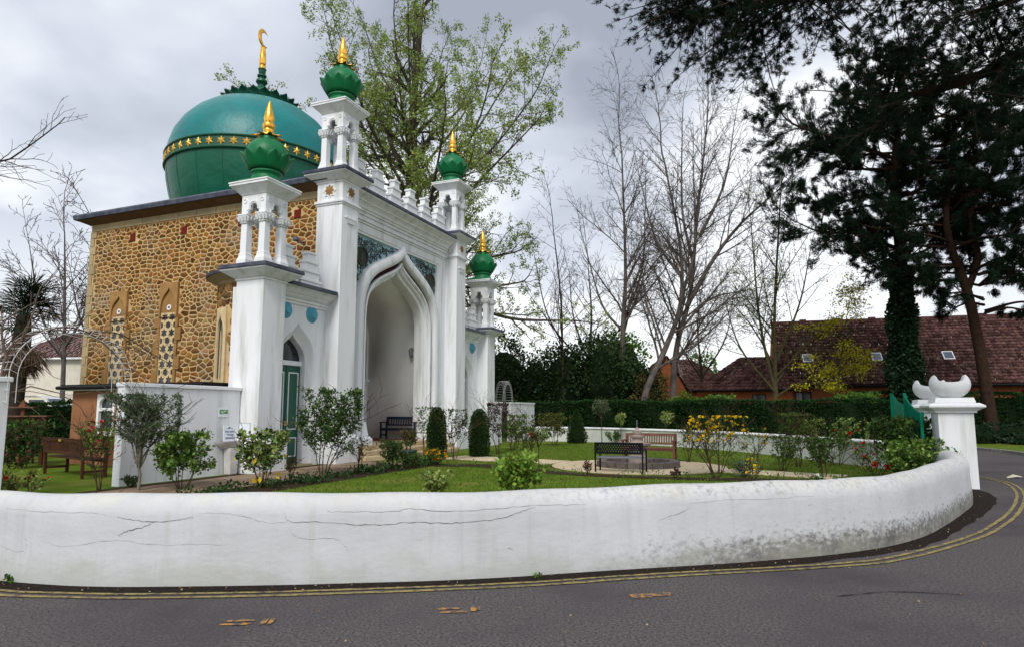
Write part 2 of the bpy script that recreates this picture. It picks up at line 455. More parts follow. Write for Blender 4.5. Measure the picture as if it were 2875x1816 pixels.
# hood
hood_rows = [addrow(2.98, 4.95, 8.20, .87), addrow(2.98, 4.95, 8.20, .64), addrow(2.95, 4.95, 8.14, .585), addrow(2.86, 4.93, 8.02, .555), addrow(2.74, 4.9, 7.88, .555), addrow(2.66, 4.88, 7.80, .59), addrow(2.63, 4.87, 7.76, .66), addrow(2.63, 4.87, 7.76, .80)]
M_(MB().loft(hood_rows), 'arch_hood', WHITE, smooth=True, angle=35)
M_(MB().loft([addrow(2.632, 4.87, 7.765, .80), addrow(2.46, 4.82, 7.55, .80)]), 'red_band', DARKRED)
inn = [addrow(2.46, 4.82, 7.55, .80), addrow(2.46, 4.82, 7.55, .70), addrow(2.40, 4.8, 7.47, .68), addrow(2.36, 4.8, 7.43, .72), addrow(2.36, 4.8, 7.43, .79), addrow(2.29, 4.78, 7.34, .79), addrow(2.27, 4.77, 7.31, .84), addrow(2.27, 4.77, 7.31, .92), addrow(2.17, 4.74, 7.19, .94), addrow(2.15, 4.73, 7.16, 1.02), addrow(2.15, 4.73, 7.16, 1.35), addrow(2.62, 4.7, 7.1, 1.36)]
M_(MB().loft(inn), 'arch_moulding', WHITE, smooth=True, angle=30)
for sx in (-1, 1):
    b = MB()
    u0, u1 = sorted((CU + sx * 2.10, CU + sx * 3.02))
    b.box(u0, u1, .47, 1.3, 0, .70).frus(((u0 + u1) / 2, .885), ((u1 - u0) / 2, .415), .70, ((u0 + u1) / 2, .93), ((u1 - u0) / 2 - .06, .37), .80)
    M_(b, 'jamb_base', WHITE, bevel=.02)
    u0, u1 = sorted((CU + sx * 2.08, CU + sx * 2.40))
    M_(MB().frus(((u0 + u1) / 2, .92), ((u1 - u0) / 2, .26), .80, ((u0 + u1) / 2, .95), ((u1 - u0) / 2 - .05, .2), 1.30), 'jamb_foot', WHITE, bevel=.03)
# niche
prof = ogee(CU, 2.62, 4.7, 7.1, .48)
M_(MB().loft([[(x, 1.36, z) for x, z in prof], [(x, 4.05, z) for x, z in prof]]), 'niche_vault', GREYW, smooth=True, angle=50, solid=-.1)
bw = MB().plate(rect(CU - 2.66, CU + 2.66, .4, 7.3), [ogee(CU, 2.5, 4.4, 5.95, 3.15)], 4.03, 4.3, FU)
M_(bw, 'niche_back_wall', GREYW)
sc_ = MB().box(CU - 2.55, CU + 2.55, 4.22, 4.30, 3.1, 6.0)
for i in range(19): sc_.box(CU - 2.5 + i * .277, CU - 2.44 + i * .277, 4.16, 4.23, 3.1, 6.0)
for i in range(10): sc_.box(CU - 2.55, CU + 2.55, 4.17, 4.225, 3.2 + i * .28, 3.25 + i * .28)
M_(sc_, 'timber_screen', WOODD)
M_(MB().box(CU - 2.64, CU + 2.64, 3.9, 4.04, 3.0, 3.12).box(CU - 2.64, CU + 2.64, 3.97, 4.04, 2.86, 3.0), 'niche_sill', WHITE2, bevel=.02)
M_(MB().box(CU - 2.9, CU + 2.9, .55, 4.3, 0, .50), 'portal_floor', STEP, bevel=.01)
M_(MB().box(CU + .4, CU + 2.4, 1.6, 3.6, .503, .512), 'mat', mat('red_mat', (.22, .03, .05), .95, (.15, .02, .04), 20))
for k, (zz, ex) in enumerate(((.17, .95), (.335, .50), (.497, .08))):
    u0, u1 = 1.55 - ex * .55, 7.55 + ex * .55; wf = .46 - ex * 1.1
    pts = [(u0, .46), (u0 + .05, .10 - ex * .3), (u0 + .95, wf), (u1 - .95, wf), (u1 - .05, .10 - ex * .3), (u1, .46)]
    n = len(pts); z0 = max(0, zz - .165)
    s = MB().add([(a, b, z0) for a, b in pts] + [(a, b, zz) for a, b in pts], [tuple(range(n))[::-1], tuple(range(n, 2 * n))] + [(i, (i + 1) % n, n + (i + 1) % n, n + i) for i in range(n)])
    M_(s, 'step', STEP, bevel=.02)
# portal cornice, swept profile (out, z)
def cornice(u0, u1, wf, prof_, name, m, bevel=0):
    rows = [[(u0, wf - o, z) for o, z in prof_], [(u1, wf - o, z) for o, z in prof_]]
    n = len(prof_); mbx = MB().loft(rows)
    mbx.f.append(tuple(range(n))); mbx.f.append(tuple(range(n, 2 * n))[::-1])
    return M_(mbx, name, m, bevel=bevel)
cornice(.70, 8.40, W0, [(0, 8.85), (.05, 8.85), (.06, 8.95), (.12, 8.97), (.13, 9.03), (.18, 9.05), (.22, 9.14), (.30, 9.22), (.34, 9.23), (.35, 9.27), (.44, 9.34), (.56, 9.42), (.58, 9.47), (0, 9.47)], 'portal_cornice', WHITE)
M_(MB().box(.80, 8.30, W0 - .10, W0 + .01, 8.62, 8.72).box(.80, 8.30, W0 - .05, W0 + .01, 8.54, 8.62), 'string_course', WHITE, bevel=.015)
for i in range(8):
    a, b = .65 + i * .975, .65 + (i + 1) * .975 - .008
    M_(MB().box(a, b, W0 - .63, 1.5, 9.473, 9.585), 'slate_slab', SLATE, bevel=.01)
M_(MB().box(.8, 8.3, 1.21, 1.5, 7.4, 9.47), 'portal_head', WHITE)

# stepped merlons
def merlon(u, w, z0, s=1.0, half=0, turn=False):
    mbx = MB(); z = z0
    for k, wd in enumerate((.90, .74, .56, .36)):
        a = u - wd / 2 * s; b = u + wd / 2 * s
        if half < 0: a = u - .46 * s
        if half > 0: b = u + .46 * s
        mbx.box(a + .03, b - .03, w - .12, w + .12, z, z + .20 * s)
        mbx.box(a, b, w - .15, w + .15, z + .20 * s, z + .27 * s); z += .27 * s
    return M_(mbx, 'merlon', WHITE2, bevel=.008)
for i in range(6): merlon(1.55 + i * 1.2, .75, 9.585, 1.18)
for side in (0, 1):
    for u, h in ((-2.05, 0), (-.98, 0)):
        uu = u if side == 0 else 2 * CU - u
        merlon(uu, .75, 5.58, 1.12, h)

# --- wings with doors
def wing(mir):
    X = (lambda u: 2 * CU - u) if mir else (lambda u: u)
    FW = lambda a, b, d: (X(a), d, b)
    dc = -1.42
    mbx = MB().plate(rect(-2.66, -.15, 0, 5.3), [ogee(dc, .82, 2.95, 4.42, .002)], .70, .86, FW)
    M_(mbx, 'wing_wall', WHITE)
    rv = [[(X(x), w, z) for x, z in ogee(dc, a, 2.95, t, .002)] for a, t, w in ((.82, 4.42, .70), (.80, 4.39, .72), (.70, 4.2, .88), (.64, 4.08, .93), (.64, 4.08, 1.22))]
    M_(MB().loft(rv), 'door_reveal', WHITE, smooth=True, angle=30)
    M_(MB().box(*sorted((X(-2.66), X(-.15))), 1.22, 1.3, 0, 5.3), 'wing_back', WHITE)
    dr = empty('door'); dr.parent = mosque
    lo, hi = -2.06, -.78
    for a, b in ((lo, dc - .01), (dc + .01, hi)):
        M_(MB().box(*sorted((X(a), X(b))), 1.12, 1.18, .06, 3.12), 'leaf', DOORG, dr, bevel=.005)
        for z0, z1 in ((.28, .88), (1.12, 2.92)):
            bb = MB().plate(rect(a + .09, b - .09, z0, z1), [rect(a + .125, b - .125, z0 + .035, z1 - .035)], 1.098, 1.125, FW)
            M_(bb, 'bead', WHITE2, dr)
            M_(MB().plate(rect(a + .14, b - .14, z0 + .05, z1 - .05), [], 1.105, 1.125, FW), 'raised_panel', DOORG, dr, bevel=.008)
    M_(MB().box(*sorted((X(lo), X(hi))), 1.06, 1.2, 3.13, 3.28), 'transom', WHITE2, dr, bevel=.01)
    M_(MB().box(*sorted((X(lo), X(hi))), 1.15, 1.20, 3.2, 4.3), 'fanlight', GLASS, dr)
    M_(MB().box(*sorted((X(dc - .03), X(dc + .02))), 1.08, 1.12, 1.25, 1.4), 'handle', GOLD, dr)
    M_(MB().box(*sorted((X(-2.2), X(-.62))), .62, 1.2, 0, .06), 'threshold', STEP)
    for sx in (-1, 1):
        c = (dc + sx * .60, 4.78)
        lt = MB().lathe([(0.001, .0), (.12, -.005), (.15, .03), (.165, .06), (.20, .065), (.215, .10), (.25, .105), (.275, .14), (.28, .2)][::-1], n=32, cap=True)
        lt.v = [(X(c[0]) + x, .56 + z, c[1] + y) for x, y, z in [(v[0], v[1], v[2]) for v in lt.v]]
        M_(lt, 'blue_boss', BLUEP, smooth=True, angle=50)
    ul, uh = sorted((X(-2.70), X(-.12)))
    cornice(ul, uh, .70, [(0, 5.0), (.05, 5.0), (.06, 5.07), (.11, 5.09), (.12, 5.15), (.2, 5.2), (.27, 5.28), (.3, 5.29), (.4, 5.4), (.5, 5.46), (0, 5.46)], 'wing_cornice', WHITE)
    M_(MB().box(*sorted((X(-2.4), X(-.22))), .15, 1.4, 5.463, 5.58), 'slate_slab', SLATE, bevel=.01)
    # slab on to the portal pier side
    M_(MB().box(*sorted((X(-2.66), X(-.16))), 1.31, 2.2, 0, 5.46), 'wing_block', WHITE)
wing(False); wing(True)

# --- turrets
PETAL = {}
def petal_mesh(r, z, h, wdt, flare, tipout):
    mbx = MB(); rows = []
    for j in range(7):
        t = j / 6; rr = r + flare * math.sin(t * 1.5) * .9 + tipout * max(0, t - .6) ** 2 * 6
        wd = wdt * ((.8 + .2 * t / .5) if t < .5 else math.sqrt(max(0, 1 - ((t - .5) / .5) ** 3.2)))
        row = []
        for i in range(7):
            s_ = (i / 6 - .5) * 2; row.append((rr - .10 * s_ * s_ * wdt * 2, s_ * wd, z + h * t))
        rows.append(row)
    return mbx.loft(rows)
def turret(cu, cw, z0, label=None):
    t = MB()
    Z = lambda d: z0 + d
    # entablature with trefoil openings as the turret body
    a = .445
    for k in range(4):
        tre = []
        for ang in range(-60, 241, 20): pass
        hole = [(-.155, 1.34), (-.155, 1.46), (-.19, 1.50), (-.205, 1.57), (-.18, 1.64), (-.125, 1.665), (-.125, 1.74), (-.09, 1.82), (0, 1.855), (.09, 1.82), (.125, 1.74), (.125, 1.665), (.18, 1.64), (.205, 1.57), (.19, 1.50), (.155, 1.46), (.155, 1.34)]
        outl = [(-a + .002 * k, 1.34), (-.155, 1.34)][:1] + hole + [(a - .002, 1.34), (a - .002, 2.10), (-a + .002, 2.10)]
        ca, sa = math.cos(k * math.pi / 2), math.sin(k * math.pi / 2)
        fn = lambda x, z, d, ca=ca, sa=sa: (cu + x * ca - (-a + d) * sa, cw + x * sa + (-a + d) * ca, z0 + z)
        t.plate(outl, [], 0, .10, fn)
        for rr in (1.0,):
            ring_in = [(x * 1.25, 1.62 + (z - 1.62) * 1.16) for x, z in hole[1:-1]]
            ring_out = [(x * 1.42, 1.62 + (z - 1.62) * 1.25) for x, z in hole[1:-1]]
            t.plate(ring_out + ring_in[::-1], [], -.018, .003, fn)
        for sx in (-1, 1):
            t.plate(circ(sx * .315, 1.93, .062, 14), [circ(sx * .315, 1.93, .044, 14)], -.02, .003, fn)
    t.frus((cu, cw), a + .02, Z(2.10), (cu, cw), a + .05, Z(2.14)).frus((cu, cw), a + .05, Z(2.14), (cu, cw), a + .25, Z(2.34)).frus((cu, cw), a + .26, Z(2.34), (cu, cw), a + .26, Z(2.41))
    T = M_(t, 'turret', WHITE)
    cap = M_(MB().frus((cu, cw), a + .28, Z(2.412), (cu, cw), a + .275, Z(2.45)), 'cap_slab', WHITE2, T)
    for sx in (-1, 1):
        for sy in (-1, 1):
            x, y = cu + sx * .335, cw + sy * .335
            c = MB().frus((x, y), .135, Z(.36), (x, y), .118, Z(.40)).frus((x, y), .112, Z(.40), (x, y), .105, Z(1.27))
            c.frus((x, y), .14, Z(1.27), (x, y), .14, Z(1.30))
            M_(c, 'column', WHITE, T, bevel=.006)
            b = MB().box(x - .175, x + .175, y - .175, y + .175, Z(.0), Z(.20)).frus((x, y), .165, Z(.20), (x, y), .14, Z(.28)).frus((x, y), .14, Z(.28), (x, y), .13, Z(.36))
            M_(b, 'column_base', WHITE2, T, bevel=.01)
            k = MB().frus((x, y), .12, Z(1.30), (x, y), .175, Z(1.50))
            for i in range(4):
                for j in range(3):
                    q = (j - 1) * .11
                    px, py = [(q, -.155), (.155, q), (q, .155), (-.155, q)][i]
                    k.frus((x + px, y + py), .03, Z(1.32), (x + px * 1.2, y + py * 1.2), .042, Z(1.45))
            k.box(x - .19, x + .19, y - .19, y + .19, Z(1.50), Z(1.535))
            M_(k, 'capital', WHITE2, T)
    M_(MB().frus((cu, cw), .62, Z(2.452), (cu, cw), .60, Z(2.53)).frus((cu, cw), .57, Z(2.53), (cu, cw), .52, Z(2.58)), 'green_base', GREEN, T, bevel=.012)
    bulb = [(.46, 2.57), (.44, 2.64), (.40, 2.74), (.42, 2.80), (.455, 2.83), (.455, 2.88), (.42, 2.91), (.43, 2.95), (.54, 3.06), (.60, 3.18), (.625, 3.32), (.62, 3.44), (.585, 3.58), (.51, 3.71), (.40, 3.81), (.28, 3.875), (.27, 3.90), (.27, 3.96), (.22, 3.99)]
    M_(MB().lathe([(r, Z(z)) for r, z in bulb], (cu, cw), 36), 'bulb', GREEN, T, smooth=True, angle=35)
    if 'p' not in PETAL:
        o = petal_mesh(.46, 2.92, .48, .20, .255, .07).build('petal', GREEN, T, smooth=True, angle=60, solid=.035)
        PETAL['p'] = o; first = True
    for i in range(11):
        ang = i * 2 * math.pi / 11 + .2
        if 'p0' not in PETAL: o = PETAL['p']; PETAL['p0'] = 1
        else: o = inst(PETAL['p'], 'petal', T)
        o.location = (cu, cw, z0); o.rotation_euler = (0, 0, ang)
    fin = [(.20, 3.98), (.30, 4.0), (.29, 4.03), (.20, 4.08), (.15, 4.16), (.16, 4.20), (.15, 4.23), (.17, 4.28), (.185, 4.34), (.17, 4.41), (.13, 4.455), (.14, 4.48), (.14, 4.51), (.155, 4.56), (.13, 4.72), (.09, 4.90), (.055, 5.03), (.03, 5.10), (.012, 5.14)]
    M_(MB().lathe([(r, Z(z)) for r, z in fin], (cu, cw), 20), 'gold_finial', GOLD, T, smooth=True, angle=35)
    if 'g' not in PETAL:
        PETAL['g'] = petal_mesh(.13, 0, .13, .075, .16, .25).build('gold_leaf', GOLD, T, smooth=True, solid=.015)
        PETAL['g'].location = (cu, cw, Z(4.10)); PETAL['g'].scale = (1, 1, -1)
    for i in range(8):
        o = inst(PETAL['g'], 'gold_leaf', T, (cu, cw, Z(4.12)), (0, 0, i * math.pi / 4 + .1), (1, 1, -1))
    return T
turret(.315, .675, 9.82); turret(2 * CU - .315, .675, 9.82)
turret(-3.115, .65, 5.82); turret(2 * CU + 3.115, .65, 5.82)

# --- main dome
DW = 8.5
dl = [(2.98, 9.4), (3.19, 9.9), (3.41, 10.45), (3.57, 11.05), (3.69, 11.65), (3.735, 12.25)]
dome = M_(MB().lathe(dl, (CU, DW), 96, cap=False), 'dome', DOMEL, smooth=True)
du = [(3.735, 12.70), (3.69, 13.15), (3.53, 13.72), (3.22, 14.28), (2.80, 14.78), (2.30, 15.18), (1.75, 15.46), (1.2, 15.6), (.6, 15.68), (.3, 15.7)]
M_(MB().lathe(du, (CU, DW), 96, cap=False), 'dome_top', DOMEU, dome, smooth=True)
M_(MB().lathe([(3.70, 12.17), (3.81, 12.17), (3.83, 12.21), (3.81, 12.25), (3.77, 12.26), (3.77, 12.66), (3.81, 12.67), (3.83, 12.71), (3.81, 12.75), (3.68, 12.76)], (CU, DW), 96, cap=False), 'star_band', GREEND, dome, smooth=True, angle=30)
st = MB()
pts = starp(0, 0, .19, 6, .48)
st.add([(.0, y, z) for y, z in pts] + [(.05, 0, 0)] + [(-.02, y, z) for y, z in pts], [(i, (i + 1) % 12, 12) for i in range(12)] + [(i, (i + 1) % 12, 13 + (i + 1) % 12, 13 + i) for i in range(12)])
so = st.build('gold_star', STARG, dome)
NS = 48
for i in range(NS):
    a = 2 * math.pi * i / NS
    o = so if i == 0 else inst(so, 'gold_star', dome)
    o.location = (CU + 3.785 * math.cos(a), DW + 3.785 * math.sin(a), 12.46); o.rotation_euler = (0, 0, a)
# seams on the lower dome
for i in range(20):
    a = 2 * math.pi * (i + .3) / 20
    pp = [(CU + (r + .005) * math.cos(a), DW + (r + .005) * math.sin(a), z) for r, z in dl]
    M_(MB().tube(pp, .009, 5), 'seam', DOMEL, dome)
M_(MB().lathe([(1.66, 15.40), (1.70, 15.45), (1.62, 15.53), (1.45, 15.58), (.80, 15.82), (.72, 15.92), (.78, 15.96), (.76, 16.02), (.62, 16.06), (.4, 16.15)], (CU, DW), 64), 'crown', GREEND, dome, smooth=True, angle=35)
p1 = MB().add(*(lambda q: (q.v, q.f))(petal_mesh(0, 0, .34, .20, .12, .18)))
p1o = p1.build('crown_petal', GREEND, dome, smooth=True, solid=.06)
for i in range(22):
    a = 2 * math.pi * i / 22
    o = p1o if i == 0 else inst(p1o, 'crown_petal', dome)
    o.location = (CU + 1.46 * math.cos(a), DW + 1.46 * math.sin(a), 15.47); o.rotation_euler = (0, 0, a); o.scale = (1.2, 1.15, 1.15)
for i in range(14):
    a = 2 * math.pi * i / 14
    inst(p1o, 'crown_petal', dome, (CU + .60 * math.cos(a), DW + .60 * math.sin(a), 15.97), (0, 0, a), .8)
neck = [(.50, 15.95), (.47, 16.0), (.46, 16.25), (.40, 16.42), (.28, 16.58), (.17, 16.68), (.15, 16.74), (.20, 16.80), (.26, 16.88), (.24, 16.98), (.15, 17.06), (.14, 17.1), (.21, 17.16), (.21, 17.22), (.13, 17.28), (.16, 17.36), (.16, 17.46), (.19, 17.52), (.12, 17.58)]
M_(MB().lathe(neck, (CU, DW), 24), 'neck', GREEND, dome, smooth=True, angle=35)
M_(MB().lathe([(.15, 17.56), (.15, 17.68), (.12, 17.72), (.155, 17.78), (.14, 18.2), (.10, 18.58), (.12, 18.62), (.05, 18.66)], (CU, DW), 20), 'gold_shaft', GOLD, dome, smooth=True, angle=35)
# crescent opening towards +u-ish right of picture, its plane facing the front
cr = MB()
vd = Vector((math.sin(R(22)), 0, 0))
rows = []
nC = 28
ca, sa = math.cos(R(8)), math.sin(R(8))
for i in range(nC + 1):
    t = i / nC; a = R(42) + t * R(278)
    th = .115 * math.sin(math.pi * t) ** .8 + .004
    rm = .40 - th * .9
    row = []
    for j in range(8):
        b = 2 * math.pi * j / 8; rr = rm + th * math.cos(b); dd = .055 * math.sin(math.pi * t) * math.sin(b) + .004 * math.sin(b)
        x = rr * math.cos(a); z = rr * math.sin(a)
        row.append((CU + x * ca - dd * sa, DW + x * sa + dd * ca, 19.06 + z * 1.08))
    rows.append(row)
M_(cr.loft(rows, closed=True), 'crescent', GOLD, dome, smooth=True)

# --- stone prayer-hall block
US = .2
blk = MB().box(US, 2 * CU - US, 4.4, 13.0, 0, 9.33).box(US, 1.75, 1.25, 4.4, 0, 9.33).box(2 * CU - 1.75, 2 * CU - US, 1.25, 4.4, 0, 9.33).box(1.75, 2 * CU - 1.75, 1.55, 4.4, 7.4, 9.33)
hall = M_(blk, 'stone_wall', MORTAR)
def SP(w, z, d): return (US - d, w, z)
rg = random.Random(11)
zones = []            # keep stones out of the dressings
def blocked(p):
    for a, b, c, d in zones:
        if a < p[0] < b and c < p[1] < d: return True
    return False
wins = [(11.02, 6.10), (8.28, 6.25)]
for wc, _ in wins: zones.append((wc - .50, wc + .50, 0, 6.45))
for wc in (10.55, 7.75, 4.9, 2.3):
    zones.append((wc - .16, wc + .16, 8.42, 8.78))
zones.append((12.66, 13.1, 0, 9.2)); zones.append((1.4, 5.05, 0, 6.0))
polys = [p for p in cells(1.25, 12.74, 2.0, 9.06, .29, .165, .052, rg, .33) if area(p) > .006]
polys = [p for p in polys if not blocked((sum(a for a, b in p) / len(p), sum(b for a, b in p) / len(p)))]
def vis(p):
    cw = sum(a for a, b in p) / len(p); cz = sum(b for a, b in p) / len(p)
    k = area(p)
    if cz < 2.7: k *= .02
    if 1.5 < cw < 4.9: k *= .3 if cz > 5 else .05
    return k
polys.sort(key=vis, reverse=True)
for p in polys[:262]:
    stone_mb(MB(), p, rg.uniform(.014, .024), SP, rg).build('stone', STONE, hall, smooth=True, fix=False, angle=45)
rest = MB()
for p in polys[262:]: stone_mb(rest, p, rg.uniform(.014, .024), SP, rg)
tag(rest.build('stones_small', STONE, hall, smooth=True, fix=False, angle=45), kind='stuff')
# frieze, corner quoins, roof
for i in range(12):
    a = 1.25 + i * .98
    M_(MB().box(US - .035, US + .1, a, a + .965, 9.07, 9.34), 'frieze_block', DRESSP, hall, bevel=.008)
z = 0; k = 0
while z < 9.06:
    h_ = min(rg.uniform(.32, .5), 9.06 - z); wd = .34 if k % 2 else .22
    M_(MB().box(US - .04, US + .1, 13.02 - wd, 13.03, z, z + h_ - .012), 'quoin', DRESSP, hall, bevel=.008); z += h_; k += 1
M_(MB().frus((CU, 7.1), (4.42, 5.98), 9.342, (CU, 7.1), (4.78, 6.33), 9.50), 'soffit', SOFFIT)
M_(MB().frus((CU, 7.1), (4.84, 6.40), 9.502, (CU, 7.1), (4.88, 6.43), 9.66).frus((CU, 7.1), (4.86, 6.41), 9.66, (CU, 7.1), (4.82, 6.38), 9.73), 'roof_slab', SLATE, bevel=.015)
for wc in (10.55, 7.75, 4.9, 2.3):
    zc_ = 8.60
    M_(MB().box(US - .045, US + .02, wc - .13, wc + .13, zc_ - .15, zc_ + .15), 'red_tile', REDTILE, hall)
# lancet windows with pierced stone lattice
def lancet(wc, ztop):
    s = MB().plate(rect(wc - .47, wc + .47, 5.25, ztop + .33), [ogee(wc, .40, 5.35, ztop + .12, 5.251)], US - .10, US + .05, FS)
    wn_ = M_(s, 'window', DRESS, hall)
    z = 1.7; k = 0
    while z < 5.25:
        h_ = min(rg.uniform(.42, .62), 5.25 - z)
        for sx in (-1, 1):
            wd = .30 if (k + (sx > 0)) % 2 else .13
            a, b = sorted((wc + sx * .40, wc + sx * (.40 + wd)))
            M_(MB().box(US - .075, US + .05, a, b, z, z + h_ - .01), 'jamb_block', DRESS, wn_, bevel=.008)
        z += h_; k += 1
    M_(MB().box(US - .003, US + .02, wc - .41, wc + .41, 1.7, ztop + .2), 'pane', GLASS, wn_)
    M_(MB().plate(ogee(wc, .40, 5.35, ztop + .12, 5.42) , [circ(wc, 5.62, .075, 12)], US - .025, US + .0, FS), 'tympanum', DRESS, wn_)
    M_(MB().plate(circ(wc, 5.62, .11, 16), [circ(wc, 5.62, .055, 12)], US - .05, US - .02, FS), 'roundel', WHITE2, wn_)
    zt = 5.42; z = zt - .17; row = 0
    outl = rect(wc - .40, wc + .40, 1.7, zt); holes = []
    while z > 1.9:
        if row % 2 == 0:
            for sx in (-1, 1): holes.append(starp(wc + sx * .195, z, .188, 6, .57))
        else:
            holes.append(circ(wc, z, .145, 6, math.pi / 2))
            for sx in (-1, 1):
                hx = [(x, y) for x, y in circ(wc + sx * .39, z, .145, 6, math.pi / 2)]
                if sx > 0: hx = clip_poly(hx, 1, 0, wc + .385)
                else: hx = clip_poly(hx, -1, 0, -(wc - .385))
                holes.append(hx)
                holes.append([(wc + sx * .195, z + .06), (wc + sx * .195 + .022, z), (wc + sx * .195, z - .06), (wc + sx * .195 - .022, z)])
        z -= .30; row += 1
    M_(MB().plate(outl, holes, US - .035, US - .005, FS), 'lattice', LATT, wn_)
for wc, zt in wins: lancet(wc, zt)
# round stone bay
BW, BR = 3.2, 1.8
bay = M_(MB().lathe([(BR, 0), (BR, 6.0)], (US, BW), 48), 'round_bay', MORTAR, smooth=True)
bb = MB()
def BP(s_, z, d):
    a = math.pi + (s_ - BW) / BR; return (US + (BR + d) * math.cos(a), BW - (BR + d) * math.sin(a), z)
for p in cells(BW - 2.5, BW + 2.8, 1.8, 5.9, .36, .24, .05, rg):
    c = (sum(a for a, b in p) / len(p), sum(b for a, b in p) / len(p))
    if area(p) > .01 and not (BW + .15 < c[0] < BW + 1.1 and c[1] < 5.2): stone_mb(bb, p, rg.uniform(.025, .045), BP, rg)
tag(bb.build('stones', STONE, bay, smooth=True, fix=False, angle=45), kind='stuff')
M_(MB().lathe([(1.82, 5.9), (1.86, 5.98), (2.10, 6.12), (2.18, 6.16)], (US, BW), 48), 'bay_cornice', DRESSP, bay, smooth=True, angle=30)
M_(MB().lathe([(2.22, 6.16), (2.24, 6.24), (2.1, 6.30), (.6, 6.62), (.05, 6.66)], (US, BW), 48), 'bay_roof', SLATE, bay, smooth=True, angle=30)
# lancet in the bay
def FB(s_, z, d): return BP(BW + .62 + s_, z, -d)
def arcp(pts, n=1): return pts
lw = MB().plate([(-.36, 2.6), (.36, 2.6), (.36, 4.3), (.30, 5.1), (-.30, 5.1), (-.36, 4.3)], [ogee(0, .21, 4.05, 4.85, 2.75)], -.07, .02, FB)
bwn = M_(lw, 'window', LATT, bay)
M_(MB().plate(ogee(0, .22, 4.05, 4.87, 2.74), [], -.01, .01, FB), 'pane', GLASS, bwn)
M_(MB().box(-1.5, -1.2, 4.2, 4.6, 2.45, 2.72), 'downpipe_hopper', DRESSP, bay, bevel=.02)
# security lamp on the stone wall
lmp = MB().tube([(US - .02, 1.98, 7.55), (US - .35, 1.95, 7.45), (US - .45, 1.94, 7.55)], .03, 6).frus((US - .45, 1.94), .10, 7.5, (US - .45, 1.94), .06, 7.62)
M_(lmp, 'wall_floodlight', SLATE, hall)
# ================================================================== SITE
def struct(o): o['kind'] = 'structure'; return o
def poly_sheet(name, pts, z, m, parent=None):
    n = len(pts); tri = tessellate_polygon([[Vector((a, b, 0)) for a, b in pts]])
    mb_ = MB(); mb_.v = [(a, b, z) for a, b in pts]; mb_.f = [tuple(t) for t in tri]
    me_o = mb_.build(name, m, parent)
    for p in me_o.data.polygons:
        pass
    if me_o.data.polygons and me_o.data.polygons[0].normal.z < 0: me_o.data.flip_normals()
    return me_o
GROUND = mat('ground', (.05, .065, .02), .95, (.07, .055, .03), .3, bump=.3, bscale=3)
GRASS = mat('lawn', (.105, .165, .014), .9, (.07, .115, .010), 1.6, bump=.7, bscale=60, col3=(.17, .17, .04), scale3=.6, lo3=.5, hi3=.7)
SOIL = mat('soil', (.055, .037, .024), .95, (.03, .02, .014), 9, bump=.8, bscale=25)
E_ = mat('asphalt', (.134, .121, .122), .88, (.043, .039, .040), 42, lo=.40, hi=.64, bump=.55, bscale=110, col3=(.070, .061, .066), scale3=.45, lo3=.47, hi3=.66, bdist=.012)
ASPH = E_
def asphalt_extra():
    t = ASPH.node_tree; N = t.nodes; L = t.links
    b = N['Principled BSDF']; src = b.inputs['Base Color'].links[0].from_socket
    tc_ = N.new('ShaderNodeTexCoord')
    vor = N.new('ShaderNodeTexVoronoi'); vor.inputs['Scale'].default_value = 60; L.new(tc_.outputs['Object'], vor.inputs['Vector'])
    r = N.new('ShaderNodeMapRange'); r.inputs[1].default_value = .0; r.inputs[2].default_value = .33; r.inputs[3].default_value = .55; r.inputs[4].default_value = 0
    L.new(vor.outputs['Distance'], r.inputs[0])
    wn2 = N.new('ShaderNodeMath'); wn2.operation = 'GREATER_THAN'; wn2.inputs[1].default_value = .72
    sp = N.new('ShaderNodeSeparateColor'); L.new(vor.outputs['Color'], sp.inputs[0]); L.new(sp.outputs[0], wn2.inputs[0])
    mu = N.new('ShaderNodeMath'); mu.operation = 'MULTIPLY'; L.new(r.outputs[0], mu.inputs[0]); L.new(wn2.outputs[0], mu.inputs[1])
    mx = N.new('ShaderNodeMix'); mx.data_type = 'RGBA'; L.new(mu.outputs[0], mx.inputs[0]); L.new(src, mx.inputs[6]); mx.inputs[7].default_value = (.36, .33, .33, 1)
    L.new(mx.outputs[2], b.inputs['Base Color'])
asphalt_extra()
def worn(name, col, under, lo, hi, scale=14):
    m_ = mat(name, col, .8, under, scale, detail=8, lo=lo, hi=hi, bump=.4, bscale=90, bdist=.01)
    return m_
YELLOW = worn('worn_yellow', (.31, .25, .10), (.085, .075, .065), .44, .64, 13)
ORANGE = worn('faded_orange', (.42, .22, .06), (.10, .09, .09), .42, .56, 16)

struct(poly_sheet('ground', [(-500, -200), (500, -200), (500, 600), (-500, 600)], -.03, GROUND))
base_pts = [(-9.3, 9.6), (-7.2, 8.0), (-6.0, 7.15), (-5.16, 6.76), (-4.45, 6.59), (-3.97, 6.54), (-3.56, 6.53), (-2.83, 6.55), (-2.13, 6.60), (-1.56, 6.66), (-.82, 6.74), (-.08, 6.89), (.70, 7.09), (1.53, 7.29), (2.22, 7.45), (2.67, 7.56), (3.65, 7.88), (4.55, 8.30), (5.18, 8.72), (6.05, 9.48), (7.19, 10.69), (8.44, 12.14), (9.35, 13.55), (9.75, 14.5)]
base = catmull(base_pts, 5)
BV = [Vector((x, y, 0)) for x, y in base]
def curve_n(i):
    a = BV[max(i - 1, 0)]; b = BV[min(i + 1, len(BV) - 1)]; t = (b - a).normalized(); return Vector((t.y, -t.x, 0))    # towards the road
BN = [curve_n(i) for i in range(len(BV))]
SL = [0.0]
for i in range(1, len(BV)): SL.append(SL[-1] + (BV[i] - BV[i - 1]).length)
